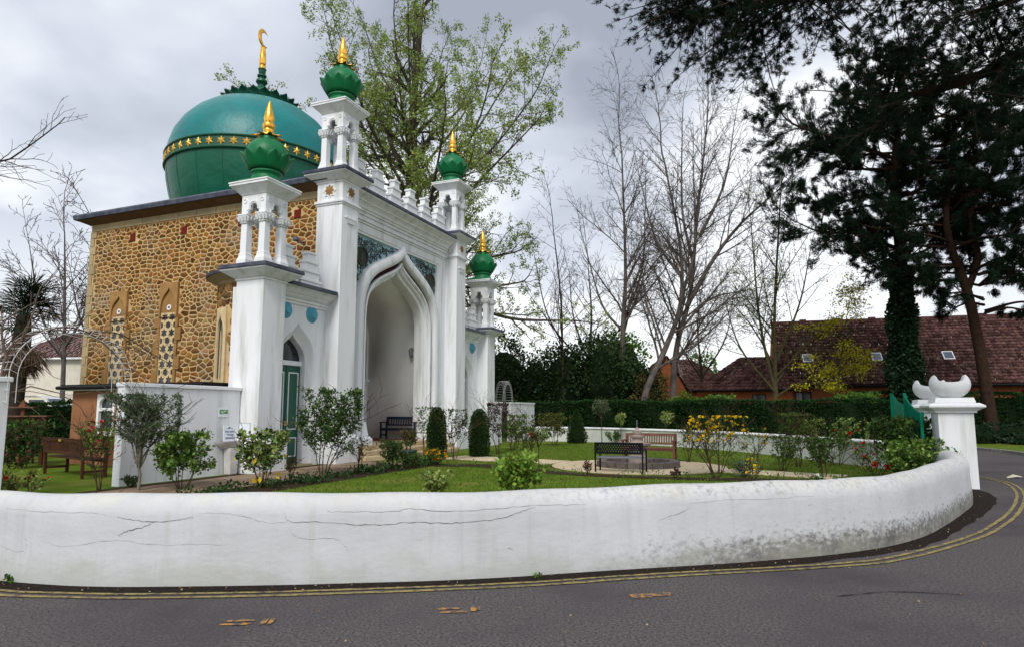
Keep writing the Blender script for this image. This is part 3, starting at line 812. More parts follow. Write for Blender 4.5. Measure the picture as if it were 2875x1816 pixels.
def off(d, i): return BV[i] + BN[i] * d
# road
near = [(-60, 13), (-30, 12.5), (-16, 13.5)] + [tuple(off(.02, i))[:2] for i in range(len(BV))]
road_pts = near + [(11.0, 16.8), (12.2, 19.5), (14.0, 24), (16.5, 30), (18, 40), (19, 60), (26, 60), (23.5, 40), (21.6, 32), (20.72, 28.9), (20.1, 25.8), (17.5, 20), (14.6, 15.5), (12.6, 12), (11.6, 8), (12, 2), (16, -6), (-60, -6)]
road = struct(poly_sheet('road', road_pts, 0.0, ASPH))
# dark dirt strip in the channel by the wall
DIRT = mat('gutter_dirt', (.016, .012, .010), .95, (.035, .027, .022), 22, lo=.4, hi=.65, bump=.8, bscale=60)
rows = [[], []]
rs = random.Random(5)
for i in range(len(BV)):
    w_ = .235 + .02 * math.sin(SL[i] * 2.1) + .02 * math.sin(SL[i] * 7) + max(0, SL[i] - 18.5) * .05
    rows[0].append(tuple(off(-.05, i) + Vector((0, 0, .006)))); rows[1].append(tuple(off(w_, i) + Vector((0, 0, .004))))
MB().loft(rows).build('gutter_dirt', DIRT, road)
yl_in = catmull([(-8.9, 9.0), (-6.9, 7.55), (-5.8, 6.85), (-4.88, 6.40), (-4.1, 6.29), (-3.39, 6.265), (-2.04, 6.36), (-.08, 6.63), (1.47, 7.01), (3.42, 7.43), (4.43, 7.80), (6.1, 8.96), (7.28, 10.03), (8.54, 11.35), (10.05, 13.15), (11.1, 14.62), (11.72, 15.72), (12.0, 16.6), (12.2, 17.6)], 8)
def line_strip(pts, d0, d1, name, m, z, parent, jit=.006, sd=1):
    r_ = random.Random(sd); P = [Vector((x, y, 0)) for x, y in pts]; ra, rb = [], []
    for i in range(len(P)):
        t = (P[min(i + 1, len(P) - 1)] - P[max(i - 1, 0)]).normalized(); n = Vector((t.y, -t.x, 0))
        ra.append(tuple(P[i] + n * (d0 + r_.uniform(-jit, jit)) + Vector((0, 0, z)))); rb.append(tuple(P[i] + n * (d1 + r_.uniform(-jit, jit)) + Vector((0, 0, z))))
    return MB().loft([ra, rb]).build(name, m, parent)
line_strip(yl_in, -.03, .025, 'yellow_line', YELLOW, .009, road, sd=1)
line_strip(yl_in, .095, .15, 'yellow_line', YELLOW, .009, road, sd=2)
# faded survey marks sprayed on the road
def mark(cx, cy, bars, rot):
    for k, (x, y, l, w_) in enumerate(bars):
        pts = []
        n = 14; r_ = random.Random(int(cx * 10) + k)
        for i in range(n):
            a = 2 * math.pi * i / n; ex = abs(math.cos(a)) ** .5 * math.copysign(1, math.cos(a)); ey = abs(math.sin(a)) ** .6 * math.copysign(1, math.sin(a))
            px, py = x + ex * l / 2 * r_.uniform(.9, 1.08), y + ey * w_ / 2 * r_.uniform(.8, 1.15)
            c_, s_ = math.cos(rot), math.sin(rot); pts.append((cx + px * c_ - py * s_, cy + px * s_ + py * c_))
        poly_sheet('survey_mark', pts, .006 + .001 * k, ORANGE, road)
mark(-2.17, 5.46, [(-.05, .045, .26, .05), (-.05, -.045, .24, .05), (.16, 0, .05, .15), (.22, 0, .04, .15)], .08)
mark(-0.50, 5.78, [(-.04, .05, .22, .055), (0, -.05, .24, .05), (.17, .01, .05, .14), (.21, .03, .04, .12)], .1)
mark(1.24, 6.22, [(-.05, 0, .22, .13), (.1, .02, .3, .09), (.2, .05, .12, .06)], .12)
mark(-3.1, 4.72, [(0, 0, .2, .06), (.22, -.02, .16, .05)], .05)
for p_ in ([(5.2, 6.3), (6.3, 6.15), (7.4, 6.3), (9.0, 6.25)], [(3.0, 6.2), (3.6, 6.35), (4.2, 6.25)]):
    line_strip(catmull(p_, 8), -.006, .006, 'road_crack', mat('tar_crack', (.02, .02, .022), .9), .007, road, jit=.006, sd=9)
KERBM = mat('kerb', (.30, .29, .27), .85, (.2, .19, .18), 6, bump=.2, island=.12)
kp = catmull([(12.4, 11.2), (14.4, 15.3), (17.2, 19.8), (19.85, 25.6), (20.5, 28.9), (21.4, 32), (23.3, 40)], 10)
kr = empty('kerb', (0, 0, 0)); struct(kr)
for i in range(0, len(kp) - 2, 2):
    a, b = Vector((*kp[i], 0)), Vector((*kp[i + 2], 0)); t = (b - a).normalized(); n = Vector((t.y, -t.x, 0)); g_ = t * .008
    q = [a + g_, b - g_, b - g_ + n * .14, a + g_ + n * .14]
    MB().add([(*v[:2], -.02) for v in q] + [(*v[:2], .12) for v in q], [(0, 1, 2, 3), (7, 6, 5, 4), (0, 4, 5, 1), (1, 5, 6, 2), (2, 6, 7, 3), (3, 7, 4, 0)]).build('kerb_stone', KERBM, kr, bevel=.015)
verge = struct(poly_sheet('verge', [(12.7, 11.2), (14.6, 15.3), (17.4, 19.8), (20.05, 25.6), (20.7, 28.9), (21.6, 32), (23.5, 40), (60, 40), (60, 5), (13, 3)], .08, GRASS))
# garden ground
gp = [tuple(off(-.2, i))[:2] for i in range(len(BV))]
gp += [(10.9, 16.5), (11.5, 21), (10.9, 25), (9.2, 31), (6, 36), (1.5, 40), (-4, 44), (-22, 44), (-26, 24), (-14, 12)]
lawn = struct(poly_sheet('lawn', gp, 0.0, GRASS))

# ---------------- boundary wall: swept profile with a rounded crest
def wall_mat():
    m_ = mat('limewash', (.55, .565, .59), .75, (.46, .47, .48), .9, lo=.4, hi=.75, bump=.35, bscale=9, bdist=.03)
    t = m_.node_tree; N = t.nodes; L = t.links; b = N['Principled BSDF']; src = b.inputs['Base Color'].links[0].from_socket
    tc_ = N.new('ShaderNodeTexCoord'); sp = N.new('ShaderNodeSeparateXYZ'); L.new(tc_.outputs['Object'], sp.inputs[0])
    def M(op, a, b_, cl=False):
        n = N.new('ShaderNodeMath'); n.operation = op; n.use_clamp = cl
        for i, v in enumerate((a, b_)):
            if isinstance(v, (int, float)): n.inputs[i].default_value = v
            else: L.new(v, n.inputs[i])
        return n.outputs[0]
    def noise(sc, st=(1, 1, 1), det=8, ro=.65):
        mp_ = N.new('ShaderNodeMapping'); mp_.inputs['Scale'].default_value = st; L.new(tc_.outputs['Object'], mp_.inputs[0])
        n = N.new('ShaderNodeTexNoise'); n.inputs['Scale'].default_value = sc; n.inputs['Detail'].default_value = det; n.inputs['Roughness'].default_value = ro
        L.new(mp_.outputs[0], n.inputs['Vector']); return n.outputs['Fac']
    def mix(f, src, col):
        mx = N.new('ShaderNodeMix'); mx.data_type = 'RGBA'; L.new(f, mx.inputs[0]); L.new(src, mx.inputs[6]); mx.inputs[7].default_value = (*col, 1); return mx.outputs[2]
    def sm(v, lo, hi, a=0, c=1):
        r = N.new('ShaderNodeMapRange'); r.interpolation_type = 'SMOOTHSTEP'; r.inputs[1].default_value = lo; r.inputs[2].default_value = hi; r.inputs[3].default_value = a; r.inputs[4].default_value = c
        L.new(v, r.inputs[0]); return r.outputs[0]
    X, Z = sp.outputs[0], sp.outputs[2]
    lowz = sm(Z, .0, .50, 1, 0); right = sm(X, -.6, 3.5, 0.0, 1)
    n1_ = noise(7, (1, 1, 1.6)); n2_ = noise(15, (1, 1, 1.5))
    # splash-back grime at the foot, heavier to the right
    f = sm(M('ADD', M('MULTIPLY', M('MULTIPLY', lowz, right), .80), M('MULTIPLY', M('SUBTRACT', n1_, .5), 1.9)), .22, 1.05)
    src2 = mix(M('MULTIPLY', f, .80), src, (.16, .145, .13))
    f = sm(M('ADD', M('MULTIPLY', M('MULTIPLY', lowz, right), .34), n2_), .58, .84)
    src2 = mix(M('MULTIPLY', M('MULTIPLY', f, right), .75), src2, (.07, .06, .055))
    # green-grey tone near the foot
    src2 = mix(M('MULTIPLY', sm(M('ADD', M('MULTIPLY', lowz, .4), noise(2.2)), .66, .98), .5), src2, (.40, .41, .35))
    # vertical run-off streaks
    st_ = noise(9, (1, 1, .06), 4); src2 = mix(M('MULTIPLY', sm(st_, .50, .72), .34), src2, (.40, .41, .38))
    # lichen and soot on the crest
    top = sm(Z, .66, .84); n3 = noise(17, (1, 1, 1.0)); rt = sm(X, -1.5, 2.5, .12, 1)
    src2 = mix(M('MULTIPLY', M('MULTIPLY', M('MULTIPLY', top, sm(n3, .44, .74)), rt), .80), src2, (.17, .155, .15))
    src2 = mix(M('MULTIPLY', M('MULTIPLY', top, sm(noise(3.0), .35, .7)), .45), src2, (.60, .575, .47))
    L.new(src2, b.inputs['Base Color'])
    # trowelled plaster relief
    bp = N.new('ShaderNodeBump'); bp.inputs['Strength'].default_value = .28; bp.inputs['Distance'].default_value = .03
    L.new(M('ADD', noise(4.5, (1, 1, 1.8), 9, .55), M('MULTIPLY', noise(24), .35)), bp.inputs['Height']); L.new(bp.outputs[0], b.inputs['Normal'])
    return m_
LIME = wall_mat()
HW = .86
prof = [(.0, -.03), (.012, .10), (.0, .30), (-.008, .50), (-.006, .66), (-.02, .735), (-.06, .80), (-.12, .845), (-.20, .862), (-.28, .845), (-.34, .80), (-.38, .735), (-.40, .6), (-.40, -.03)]
rows = []
for i in range(len(BV)):
    s = SL[i]; wob = .006 * math.sin(s * 1.3) + .004 * math.sin(s * 3.1 + 1)
    rows.append([tuple(off(d + (wob if z < .75 else wob * .4), i) + Vector((0, 0, z + (.012 * math.sin(s * 1.1) + .006 * math.sin(s * 4.3) if z > .6 else 0)))) for d, z in prof])
wmb = MB().loft(rows); n = len(prof)
wmb.f.append(tuple(range(n))); wmb.f.append(tuple(len(wmb.v) - n + i for i in range(n)))
bwall = wmb.build('boundary_wall', LIME, smooth=True, angle=60)
tag(bwall, 'low curved limewashed wall with rounded top, cracks and grime, along the road', 'wall')
CRACK = mat('crack', (.13, .115, .105), .95)
def wall_pt(s, z, d=.004):
    i = min(range(len(SL)), key=lambda k: abs(SL[k] - s)); i = max(1, min(i, len(SL) - 2))
    if s < SL[i]: i -= 1
    t = (s - SL[i]) / (SL[i + 1] - SL[i]); p = BV[i].lerp(BV[i + 1], t); nn = BN[i].lerp(BN[i + 1], t).normalized()
    wob = .006 * math.sin(s * 1.3) + .004 * math.sin(s * 3.1 + 1)
    dd = 0
    for (d0, z0), (d1, z1) in zip(prof[:8], prof[1:9]):
        if z0 <= z <= z1: dd = d0 + (d1 - d0) * (z - z0) / (z1 - z0)
    return p + nn * (dd + wob + d) + Vector((0, 0, z))
def s_at_x(x):
    for i in range(len(BV) - 1):
        if BV[i].x <= x <= BV[i + 1].x: return SL[i] + (SL[i + 1] - SL[i]) * (x - BV[i].x) / (BV[i + 1].x - BV[i].x)
    return SL[-1]
def crack(pts, wd, sd):
    r_ = random.Random(sd); P = catmull(pts, 7); a_, b_ = [], []
    for k, (x, z) in enumerate(P):
        t = k / (len(P) - 1); w_ = .68 * wd * (.25 + .75 * math.sin(math.pi * (.1 + .8 * t))) * r_.uniform(.4, 1.2); z += r_.uniform(-.006, .006); x += r_.uniform(-.006, .006)
        s = s_at_x(x); a_.append(tuple(wall_pt(s, z + w_))); b_.append(tuple(wall_pt(s, z - w_)))
    MB().loft([a_, b_]).build('crack', CRACK, bwall)
crack([(-5.2, .71), (-4.6, .70), (-4.2, .70), (-4.0, .68)], .0018, 1)
crack([(-3.88, .66), (-3.7, .635), (-3.5, .615), (-3.3, .635), (-3.15, .66)], .004, 2)
crack([(-3.5, .625), (-3.62, .57), (-3.78, .53), (-3.86, .49)], .005, 3)
crack([(-3.1, .70), (-2.8, .69), (-2.6, .65), (-2.45, .605), (-2.2, .60)], .0018, 4)
crack([(-2.27, .69), (-2.2, .61), (-1.9, .60), (-1.6, .57), (-1.3, .565), (-1.0, .58), (-.7, .565), (-.4, .57), (-.1, .60), (.1, .66), (.25, .70)], .0042, 5)
crack([(-1.85, .70), (-1.5, .695), (-1.2, .69), (-1.05, .72), (-.8, .69), (-.4, .685), (-.1, .70), (.3, .715), (.8, .70)], .0028, 6)
crack([(-2.2, .60), (-2.19, .5), (-2.05, .44), (-1.8, .44), (-1.68, .38), (-1.6, .27)], .0018, 7)
crack([(2.0, .71), (1.98, .63), (1.85, .57), (1.62, .50), (1.65, .36)], .0022, 8)
crack([(2.02, .68), (2.5, .70), (3.0, .69), (3.6, .70)], .0018, 9)
crack([(-4.9, .46), (-4.86, .36), (-4.88, .25)], .003, 10)
crack([(-5.2, .34), (-5.0, .30), (-4.87, .31)], .0018, 11)
crack([(-4.7, .42), (-4.4, .37), (-4.1, .42), (-3.8, .44), (-3.5, .40), (-3.1, .40), (-2.8, .39)], .0016, 12)
crack([(-.05, .30), (.0, .28)], .004, 13)
# ---------------- gate pillars, bowls and green gates
def gate_pillar(x, y, rot, s, label):
    e_ = empty('gate_pillar', (x, y, 0), rot)
    h = .345 * s
    MB().box(-h, h, -h, h, -.02, 1.66 * s).build('shaft', WHITE, e_, bevel=.015)
    MB().box(-h - .05, h + .05, -h - .05, h + .05, 1.661 * s, 1.70 * s).frus((0, 0), h + .05, 1.70 * s, (0, 0), h + .18, 1.78 * s).box(-h - .19, h + .19, -h - .19, h + .19, 1.781 * s, 1.82 * s).frus((0, 0), h + .2, 1.82 * s, (0, 0), h + .1, 1.88 * s).build('cap', WHITE2, e_, bevel=.01)
    MB().frus((0, 0), h + .05, 1.882 * s, (0, 0), h + .02, 2.0 * s).build('pedestal', WHITE2, e_, bevel=.015)
    tag(e_, label, 'pillar', 'white gate pillars')
    # broken-egg bowl with two crescent-shaped dips in the rim
    mb_ = MB(); nA, nB = 48, 14; ro, ri = .405 * s, .365 * s
    def rim(a): return R(20) - R(14) * max(0, math.cos(2 * a)) ** .6 + R(26) * max(0, -math.cos(2 * a)) ** .8 - R(16) * math.exp(-((math.degrees(a) % 180 - 90) / 15) ** 2)
    outer, inner = [], []
    for j in range(nB + 1):
        t = j / nB; ro_, ri_ = [], []
        for i in range(nA):
            a = 2 * math.pi * i / nA; lo_ = R(-68); el = lo_ + (rim(a) - lo_) * t
            ro_.append((ro * math.cos(el) * math.cos(a), ro * math.cos(el) * math.sin(a), ro * .84 * math.sin(el)))
            ri_.append((ri * math.cos(el) * math.cos(a), ri * math.cos(el) * math.sin(a), ri * .84 * math.sin(el)))
        outer.append(ro_); inner.append(ri_)
    mb_.loft(outer + inner[::-1], closed=True)
    mb_.f.append(tuple(range(nA))[::-1]); k = len(mb_.v); mb_.f.append(tuple(range(k - nA, k)))
    return mb_
bm1 = gate_pillar(10.06, 14.9, R(-22), 1.0, 'near white gate pillar at the end of the curved wall')
b1 = bm1.build('stone_bowl', WHITE2, smooth=True, angle=35, loc=(10.06, 14.9, 2.312), rotz=R(62))
tag(b1, 'white bowl with deep scooped rim on the near gate pillar', 'bowl', 'bowls on the gate pillars')
bm2 = gate_pillar(11.22, 17.4, R(-22), 1.0, 'far white gate pillar, mostly hidden behind the near one')
b2 = bm2.build('stone_bowl', WHITE2, smooth=True, angle=35, loc=(11.22, 17.4, 2.312), rotz=R(62))
tag(b2, 'white bowl with deep scooped rim on the far gate pillar', 'bowl', 'bowls on the gate pillars')
GATEG = mat('gate_green', (.006, .20, .115), .45, (.005, .17, .10), 4)
def gate_leaf(p0, p1, label):
    v = Vector((p1[0] - p0[0], p1[1] - p0[1], 0)); L_ = v.length; e_ = empty('garden_gate', (*p0, 0), math.atan2(v.y, v.x))
    def top(x): t = x / L_; return 1.68 + .42 * t ** 1.6
    MB().box(0, .09, -.03, .03, .1, top(0) + .0).build('hinge_stile', GATEG, e_, bevel=.005)
    mb_ = MB().add([(L_ - .16, -.035, .1), (L_, -.035, .1), (L_, .035, .1), (L_ - .16, .035, .1), (L_ - .16, -.035, top(L_ - .16)), (L_, -.035, top(L_) + .06), (L_, .035, top(L_) + .06), (L_ - .16, .035, top(L_ - .16))], [(3, 2, 1, 0), (4, 5, 6, 7), (0, 1, 5, 4), (1, 2, 6, 5), (2, 3, 7, 6), (3, 0, 4, 7)])
    mb_.build('closing_stile', GATEG, e_, bevel=.005)
    n_ = 10; out = [(.09 + (L_ - .25) * i / n_, top(.09 + (L_ - .25) * i / n_) - .02) for i in range(n_ + 1)]
    low = 1.22; holes = []
    k_ = 3; w_ = (L_ - .25) / k_
    for i in range(k_):
        cx = .09 + w_ * (i + .5); holes.append(ogee(cx, w_ * .41, 1.30, 1.52 + .05 * i, 1.08))
    outline = [(.09, 1.05)] + [(L_ - .16, 1.05)] + out[::-1]
    MB().plate(outline, holes, -.018, .018, FU).build('top_panel', GATEG, e_)
    MB().box(.09, L_ - .16, -.02, .02, .12, .30).build('bottom_rail', GATEG, e_)
    for i in range(7):
        x = .13 + (L_ - .33) * i / 6; MB().box(x - .02, x + .02, -.012, .012, .30, 1.06).build('bar', GATEG, e_)
    tag(e_, label, 'gate', 'green garden gates')
gate_leaf((9.52, 15.15), (9.97, 16.5), 'green gate leaf hung on the near white pillar')
gate_leaf((10.85, 17.2), (9.70, 16.62), 'green gate leaf hung on the far white pillar')
# ---------------- low garden wall at the back
lwp = catmull([(1.2, 37.6), (4.1, 36.5), (6.6, 33.5), (8.65, 30.4), (10.0, 26.6), (10.75, 22.6), (11.2, 19.6), (11.45, 17.9)], 6)
P = [Vector((x, y, 0)) for x, y in lwp]; ra = []; rc = []
for i in range(len(P)):
    t = (P[min(i + 1, len(P) - 1)] - P[max(i - 1, 0)]).normalized(); nn = Vector((t.y, -t.x, 0))
    ra.append([tuple(P[i] + nn * d + Vector((0, 0, z))) for d, z in ((.12, -.02), (.12, .73), (-.12, .73), (-.12, -.02))])
    rc.append([tuple(P[i] + nn * d + Vector((0, 0, z))) for d, z in ((.17, .731), (.17, .78), (.1, .815), (-.1, .815), (-.17, .78), (-.17, .731))])
gw = MB().loft(ra).build('garden_wall', mat('old_white', (.66, .68, .66), .75, (.52, .55, .50), 1.5, bump=.2, bscale=10, col3=(.38, .40, .34), scale3=4, lo3=.58, hi3=.75))
tag(gw, 'low white garden wall curving round the far side of the lawn', 'wall')
MB().loft(rc, closed=True).build('coping', WHITE2, gw)
# ---------------- white screen walls beside the mosque and the hoop arches
def screen(u0, u1, label, zt=2.36, w0=.77, th=.24):
    e_ = empty('screen_wall', wp(u0, w0), ANG)
    L_ = u1 - u0
    MB().box(0, L_, 0, th, -.02, zt - .10).build('wall_body', WHITE, e_, bevel=.015)
    MB().box(-.03, L_ + .03, -.04, th + .04, zt - .098, zt).build('coping', WHITE2, e_, bevel=.015)
    return tag(e_, label, 'wall', 'white screen walls')
screen(-7.08, -3.60, 'long white screen wall left of the mosque, washbasin at its right end')
screen(-13.0, -9.5, 'white screen wall cut off by the left edge of the picture')
screen(12.72, 15.06, 'short white screen wall joined to the far end of the mosque', 2.2)
screen(16.34, 20.2, 'white screen wall standing beyond the far hoop arch', 2.2)
TREL = mat('white_metal', (.62, .62, .62), .5)
def hoop(u0, u1, z0, zt, label, legs=True):
    e_ = empty('rose_arch', wp((u0 + u1) / 2, .9), ANG); a = (u1 - u0) / 2
    for k, d in enumerate((-.22, .22)):
        for rr in (0, .16):
            pts = [((a + .1 - rr) * math.cos(math.pi * i / 20), d, z0 + (zt - z0 - rr) * math.sin(math.pi * i / 20)) for i in range(21)]
            pts = [(pts[0][0], d, z0 - .5)] + pts + [(pts[-1][0], d, z0 - .5)]
            MB().tube(pts, .007, 5).build('hoop', TREL, e_)
    for i in range(1, 24):
        t = math.pi * i / 24; p0 = ((a + .1) * math.cos(t), -.22, z0 + (zt - z0) * math.sin(t)); p1 = (p0[0], .22, p0[2])
        p2 = ((a - .06) * math.cos(t + .06), -.22, z0 + (zt - z0 - .16) * math.sin(t + .06))
        MB().tube([p0, p1], .005, 4).build('rung', TREL, e_); MB().tube([p0, p2], .005, 4).build('rung', TREL, e_)
    for s_ in (-1, 1):
        for i in range(2):
            x = s_ * (a + .1); z = z0 - .5 + i * .25; MB().tube([(x, -.22, z), (x, .22, z + .12), (x, -.22, z + .25)], .008, 5).build('rung', TREL, e_)
    return tag(e_, label, 'arch', 'hoop arches over the garden paths')
hoop(-9.5, -7.1, 2.36, 3.5, 'wide white hoop arch tangled with bare vine at the left')
hoop(15.06, 16.34, 2.15, 3.35, 'slim white hoop arch between two short white walls behind the mosque')
# ---------------- washbasin, notice and signs
BASIN = mat('ceramic', (.62, .61, .60), .3, spec=.5, col2=(.5, .48, .47), scale=4)
wb = empty('washbasin', wp(-3.98, .50), ANG)
def dshape(r0, k, z, n=20): return [(r0 * math.cos(math.pi + math.pi * i / n), .26 * 1 + r0 * k * math.sin(math.pi + math.pi * i / n), z) for i in range(n + 1)]
rows = [dshape(.12, .6, .66), dshape(.30, .7, .72), dshape(.44, .75, .84), dshape(.46, .78, .90), dshape(.42, .72, .90), dshape(.32, .6, .80), dshape(.05, .3, .76)]
MB().loft(rows, closed=True).build('bowl', BASIN, wb, smooth=True, angle=40)
MB().frus((0, .12), (.13, .11), 0, (0, .12), (.14, .12), .30).frus((0, .12), (.14, .12), .30, (0, .12), (.17, .12), .72).build('pedestal', BASIN, wb, bevel=.03)
tag(wb, 'old white pedestal washbasin against the white screen wall', 'washbasin')
def text(body, size, m, parent, loc, rot, name='lettering', align='CENTER'):
    c = bpy.data.curves.new(name, 'FONT'); c.body = body; c.size = size; c.align_x = align; c.extrude = .0015
    o = bpy.data.objects.new(name, c); COL.objects.link(o); c.materials.append(m); o.parent = parent; o.location = loc; o.rotation_euler = rot
    return o
PAPER = mat('paper', (.74, .80, .86), .6); INKB = mat('ink_blue', (.05, .09, .20), .6); INKG = mat('ink_green', (.10, .30, .04), .6)
nb = empty('notice_board', wp(-4.12, .55, .90), ANG - R(3)); nb.rotation_euler.x = R(-6)
MB().box(-.19, .19, 0, .02, 0, .42).build('board', PAPER, nb)
text('Shah Jahan', .072, INKB, nb, (0, -.003, .235), (R(90), 0, 0)); text('Mosque', .072, INKB, nb, (.02, -.003, .155), (R(90), 0, 0))
MB().box(-.10, .10, -.004, .001, .335, .345).box(-.02, .02, -.004, .001, .35, .38).build('crest', INKB, nb); MB().box(-.14, .14, -.004, .001, .06, .075).box(-.14, .12, -.004, .001, .09, .105).build('small_print', INKB, nb)
tag(nb, 'pale blue notice board standing in the white washbasin', 'sign')
sg = MB().box(-.16, .16, -.012, .0, -.12, .12).build('wall_sign', PAPER, None, loc=wp(-4.18, .768, 1.66), rotz=ANG); tag(sg, 'small green and white sign on the wall above the washbasin', 'sign')
MB().box(-.14, .14, -.016, -.013, -.03, .075).build('green_field', INKG, sg)
MB().box(-.11, -.03, -.018, -.0165, .01, .03).box(-.01, .09, -.018, -.0165, .03, .05).box(-.06, .02, -.018, -.0165, -.01, .005).build('faded_print', PAPER, sg)
pf = empty('empty_frame', wp(-3.575, .62, 1.16), ANG - R(90)); MB().plate(rect(-.24, .24, -.22, .22), [rect(-.22, .22, -.20, .20)], -.012, 0, FU).build('frame', BASIN, pf); MB().box(-.22, .22, -.006, -.001, -.20, .20).build('sheet', PAPER, pf)
tag(pf, 'blank pale framed panel on the mosque pier beside the washbasin', 'sign')
# ---------------- benches
def slat_bench(name, L_, H, D_, m, label, loc, rot, back_n=16, slat_w=.05, plaque=False):
    e_ = empty(name, loc, rot); sh = H * .48; ar = H * .72
    # local: x along, seat front at -y, backrest at +y
    for sx in (-1, 1):
        x = sx * (L_ / 2 - .04)
        MB().box(x - .035, x + .035, -D_ + .0, -D_ + .07, 0, ar).build('leg', m, e_, bevel=.006)
        MB().add([(x - .035, -.07, 0), (x + .035, -.07, 0), (x + .035, 0, 0), (x - .035, 0, 0), (x - .035, -.06, sh), (x + .035, -.06, sh), (x + .035, .01, sh), (x - .035, .01, sh), (x - .035, .03, H), (x + .035, .03, H), (x + .035, .09, H), (x - .035, .09, H)],
                 [(3, 2, 1, 0), (0, 1, 5, 4), (1, 2, 6, 5), (2, 3, 7, 6), (3, 0, 4, 7), (4, 5, 9, 8), (5, 6, 10, 9), (6, 7, 11, 10), (7, 4, 8, 11), (8, 9, 10, 11)]).build('leg', m, e_, bevel=.006)
        MB().box(x - .045, x + .045, -D_ - .03, .02, ar, ar + .05).build('armrest', m, e_, bevel=.01)
        MB().box(x - .025, x + .025, -D_ + .07, -.07, .14, .20).build('stretcher', m, e_)
    MB().box(-L_ / 2 + .06, L_ / 2 - .06, -D_ + .01, -D_ + .05, sh - .10, sh - .02).build('seat_rail', m, e_)
    for i in range(6):
        y = -D_ - .01 + i * (D_ / 6.2); MB().box(-L_ / 2 + .01, L_ / 2 - .01, y, y + D_ / 7.6, sh - .018, sh + .012).build('seat_slat', m, e_, bevel=.004)
    def by(z): return -.03 + (z - sh) / (H - sh) * .085
    for z0, z1 in ((H - .10, H), (sh + .10, sh + .17)):
        MB().add([(-L_ / 2 + .06, by(z0) - .0, z0), (L_ / 2 - .06, by(z0) - .0, z0), (L_ / 2 - .06, by(z0) + .045, z0), (-L_ / 2 + .06, by(z0) + .045, z0), (-L_ / 2 + .06, by(z1), z1), (L_ / 2 - .06, by(z1), z1), (L_ / 2 - .06, by(z1) + .045, z1), (-L_ / 2 + .06, by(z1) + .045, z1)],
                 [(3, 2, 1, 0), (4, 5, 6, 7), (0, 1, 5, 4), (1, 2, 6, 5), (2, 3, 7, 6), (3, 0, 4, 7)]).build('back_rail', m, e_, bevel=.005)
    for i in range(back_n):
        x = -L_ / 2 + .06 + (L_ - .12) * (i + .5) / back_n; z0, z1 = sh + .17, H - .10
        MB().add([(x - slat_w / 2, by(z0) + .01, z0), (x + slat_w / 2, by(z0) + .01, z0), (x + slat_w / 2, by(z0) + .03, z0), (x - slat_w / 2, by(z0) + .03, z0), (x - slat_w / 2, by(z1) + .01, z1), (x + slat_w / 2, by(z1) + .01, z1), (x + slat_w / 2, by(z1) + .03, z1), (x - slat_w / 2, by(z1) + .03, z1)],
                 [(3, 2, 1, 0), (4, 5, 6, 7), (0, 1, 5, 4), (1, 2, 6, 5), (2, 3, 7, 6), (3, 0, 4, 7)]).build('back_slat', m, e_)
    if plaque: MB().box(-.12, .06, by(H) + .045, by(H) + .05, H - .09, H - .03).build('plaque', GOLD, e_)
    return tag(e_, label, 'bench')
BLUEK = mat('navy_paint', (.012, .020, .034), .5, (.02, .028, .04), 6); OAK = mat('weathered_wood', (.12, .055, .035), .75, (.19, .10, .075), 7, stretch=(.3, 3, 3), bump=.2, island=.15)
BROWNW = mat('dark_brown_wood', (.050, .020, .012), .6, (.08, .035, .02), 6, stretch=(.3, 3, 3), bump=.2, island=.15)
slat_bench('portal_bench', 1.75, .95, .5, BLUEK, 'dark navy slatted bench inside the mosque portal', wp(6.98, 2.0, .51), ANG + R(-90), 13, .045)
slat_bench('garden_bench', 1.80, .93, .55, OAK, 'weathered reddish wooden bench beyond the stone fountain', wp(5.55, -8.95), ANG + R(-90), 20, .045)
slat_bench('garden_bench', 2.55, 1.0, .60, BROWNW, 'long dark brown bench with brass plaque on the grass at left', (-11.85, 17.3, 0), math.atan2(16.49 - 18.39, -10.66 + 13.24) + R(180), 24, .075, True)
# black metal bench with pierced back
bb_ = empty('metal_bench', wp(.36, -9.0), ANG + R(90)); BLK = mat('black_metal', (.006, .0065, .008), .55, spec=.12); GREYSEAT = mat('grey_metal', (.20, .21, .23), .4)
holes = []
for r_ in range(4):
    for c_ in range(17):
        x = -.56 + c_ * .07 + (.035 if r_ % 2 else 0); z = .60 + r_ * .055
        if abs(x) < .58: holes.append([(x - .024, z), (x, z - .020), (x + .024, z), (x, z + .020)])
MB().plate(rect(-.63, .63, .555, .80), holes, .02, .045, FU).build('pierced_back', BLK, bb_)
MB().box(-.66, .66, .01, .055, .80, .84).build('top_rail', BLK, bb_, bevel=.008); MB().box(-.66, .66, .01, .055, .525, .56).build('back_rail', BLK, bb_, bevel=.006)
for sx in (-1, 1):
    MB().box(sx * .66 - .02, sx * .66 + .02, .01, .055, 0, .84).build('leg', BLK, bb_, bevel=.006); MB().box(sx * .66 - .02, sx * .66 + .02, -.52, -.475, 0, .62).build('leg', BLK, bb_, bevel=.006)
    MB().tube([(sx * .66, .03, .62), (sx * .66, -.25, .645), (sx * .66, -.5, .63), (sx * .66, -.54, .58)], .022, 6).build('armrest', BLK, bb_)
MB().box(-.64, .64, -.5, .0, .405, .44).build('seat', GREYSEAT, bb_, bevel=.01)
tag(bb_, 'black metal bench with pierced back facing the round fountain', 'bench')
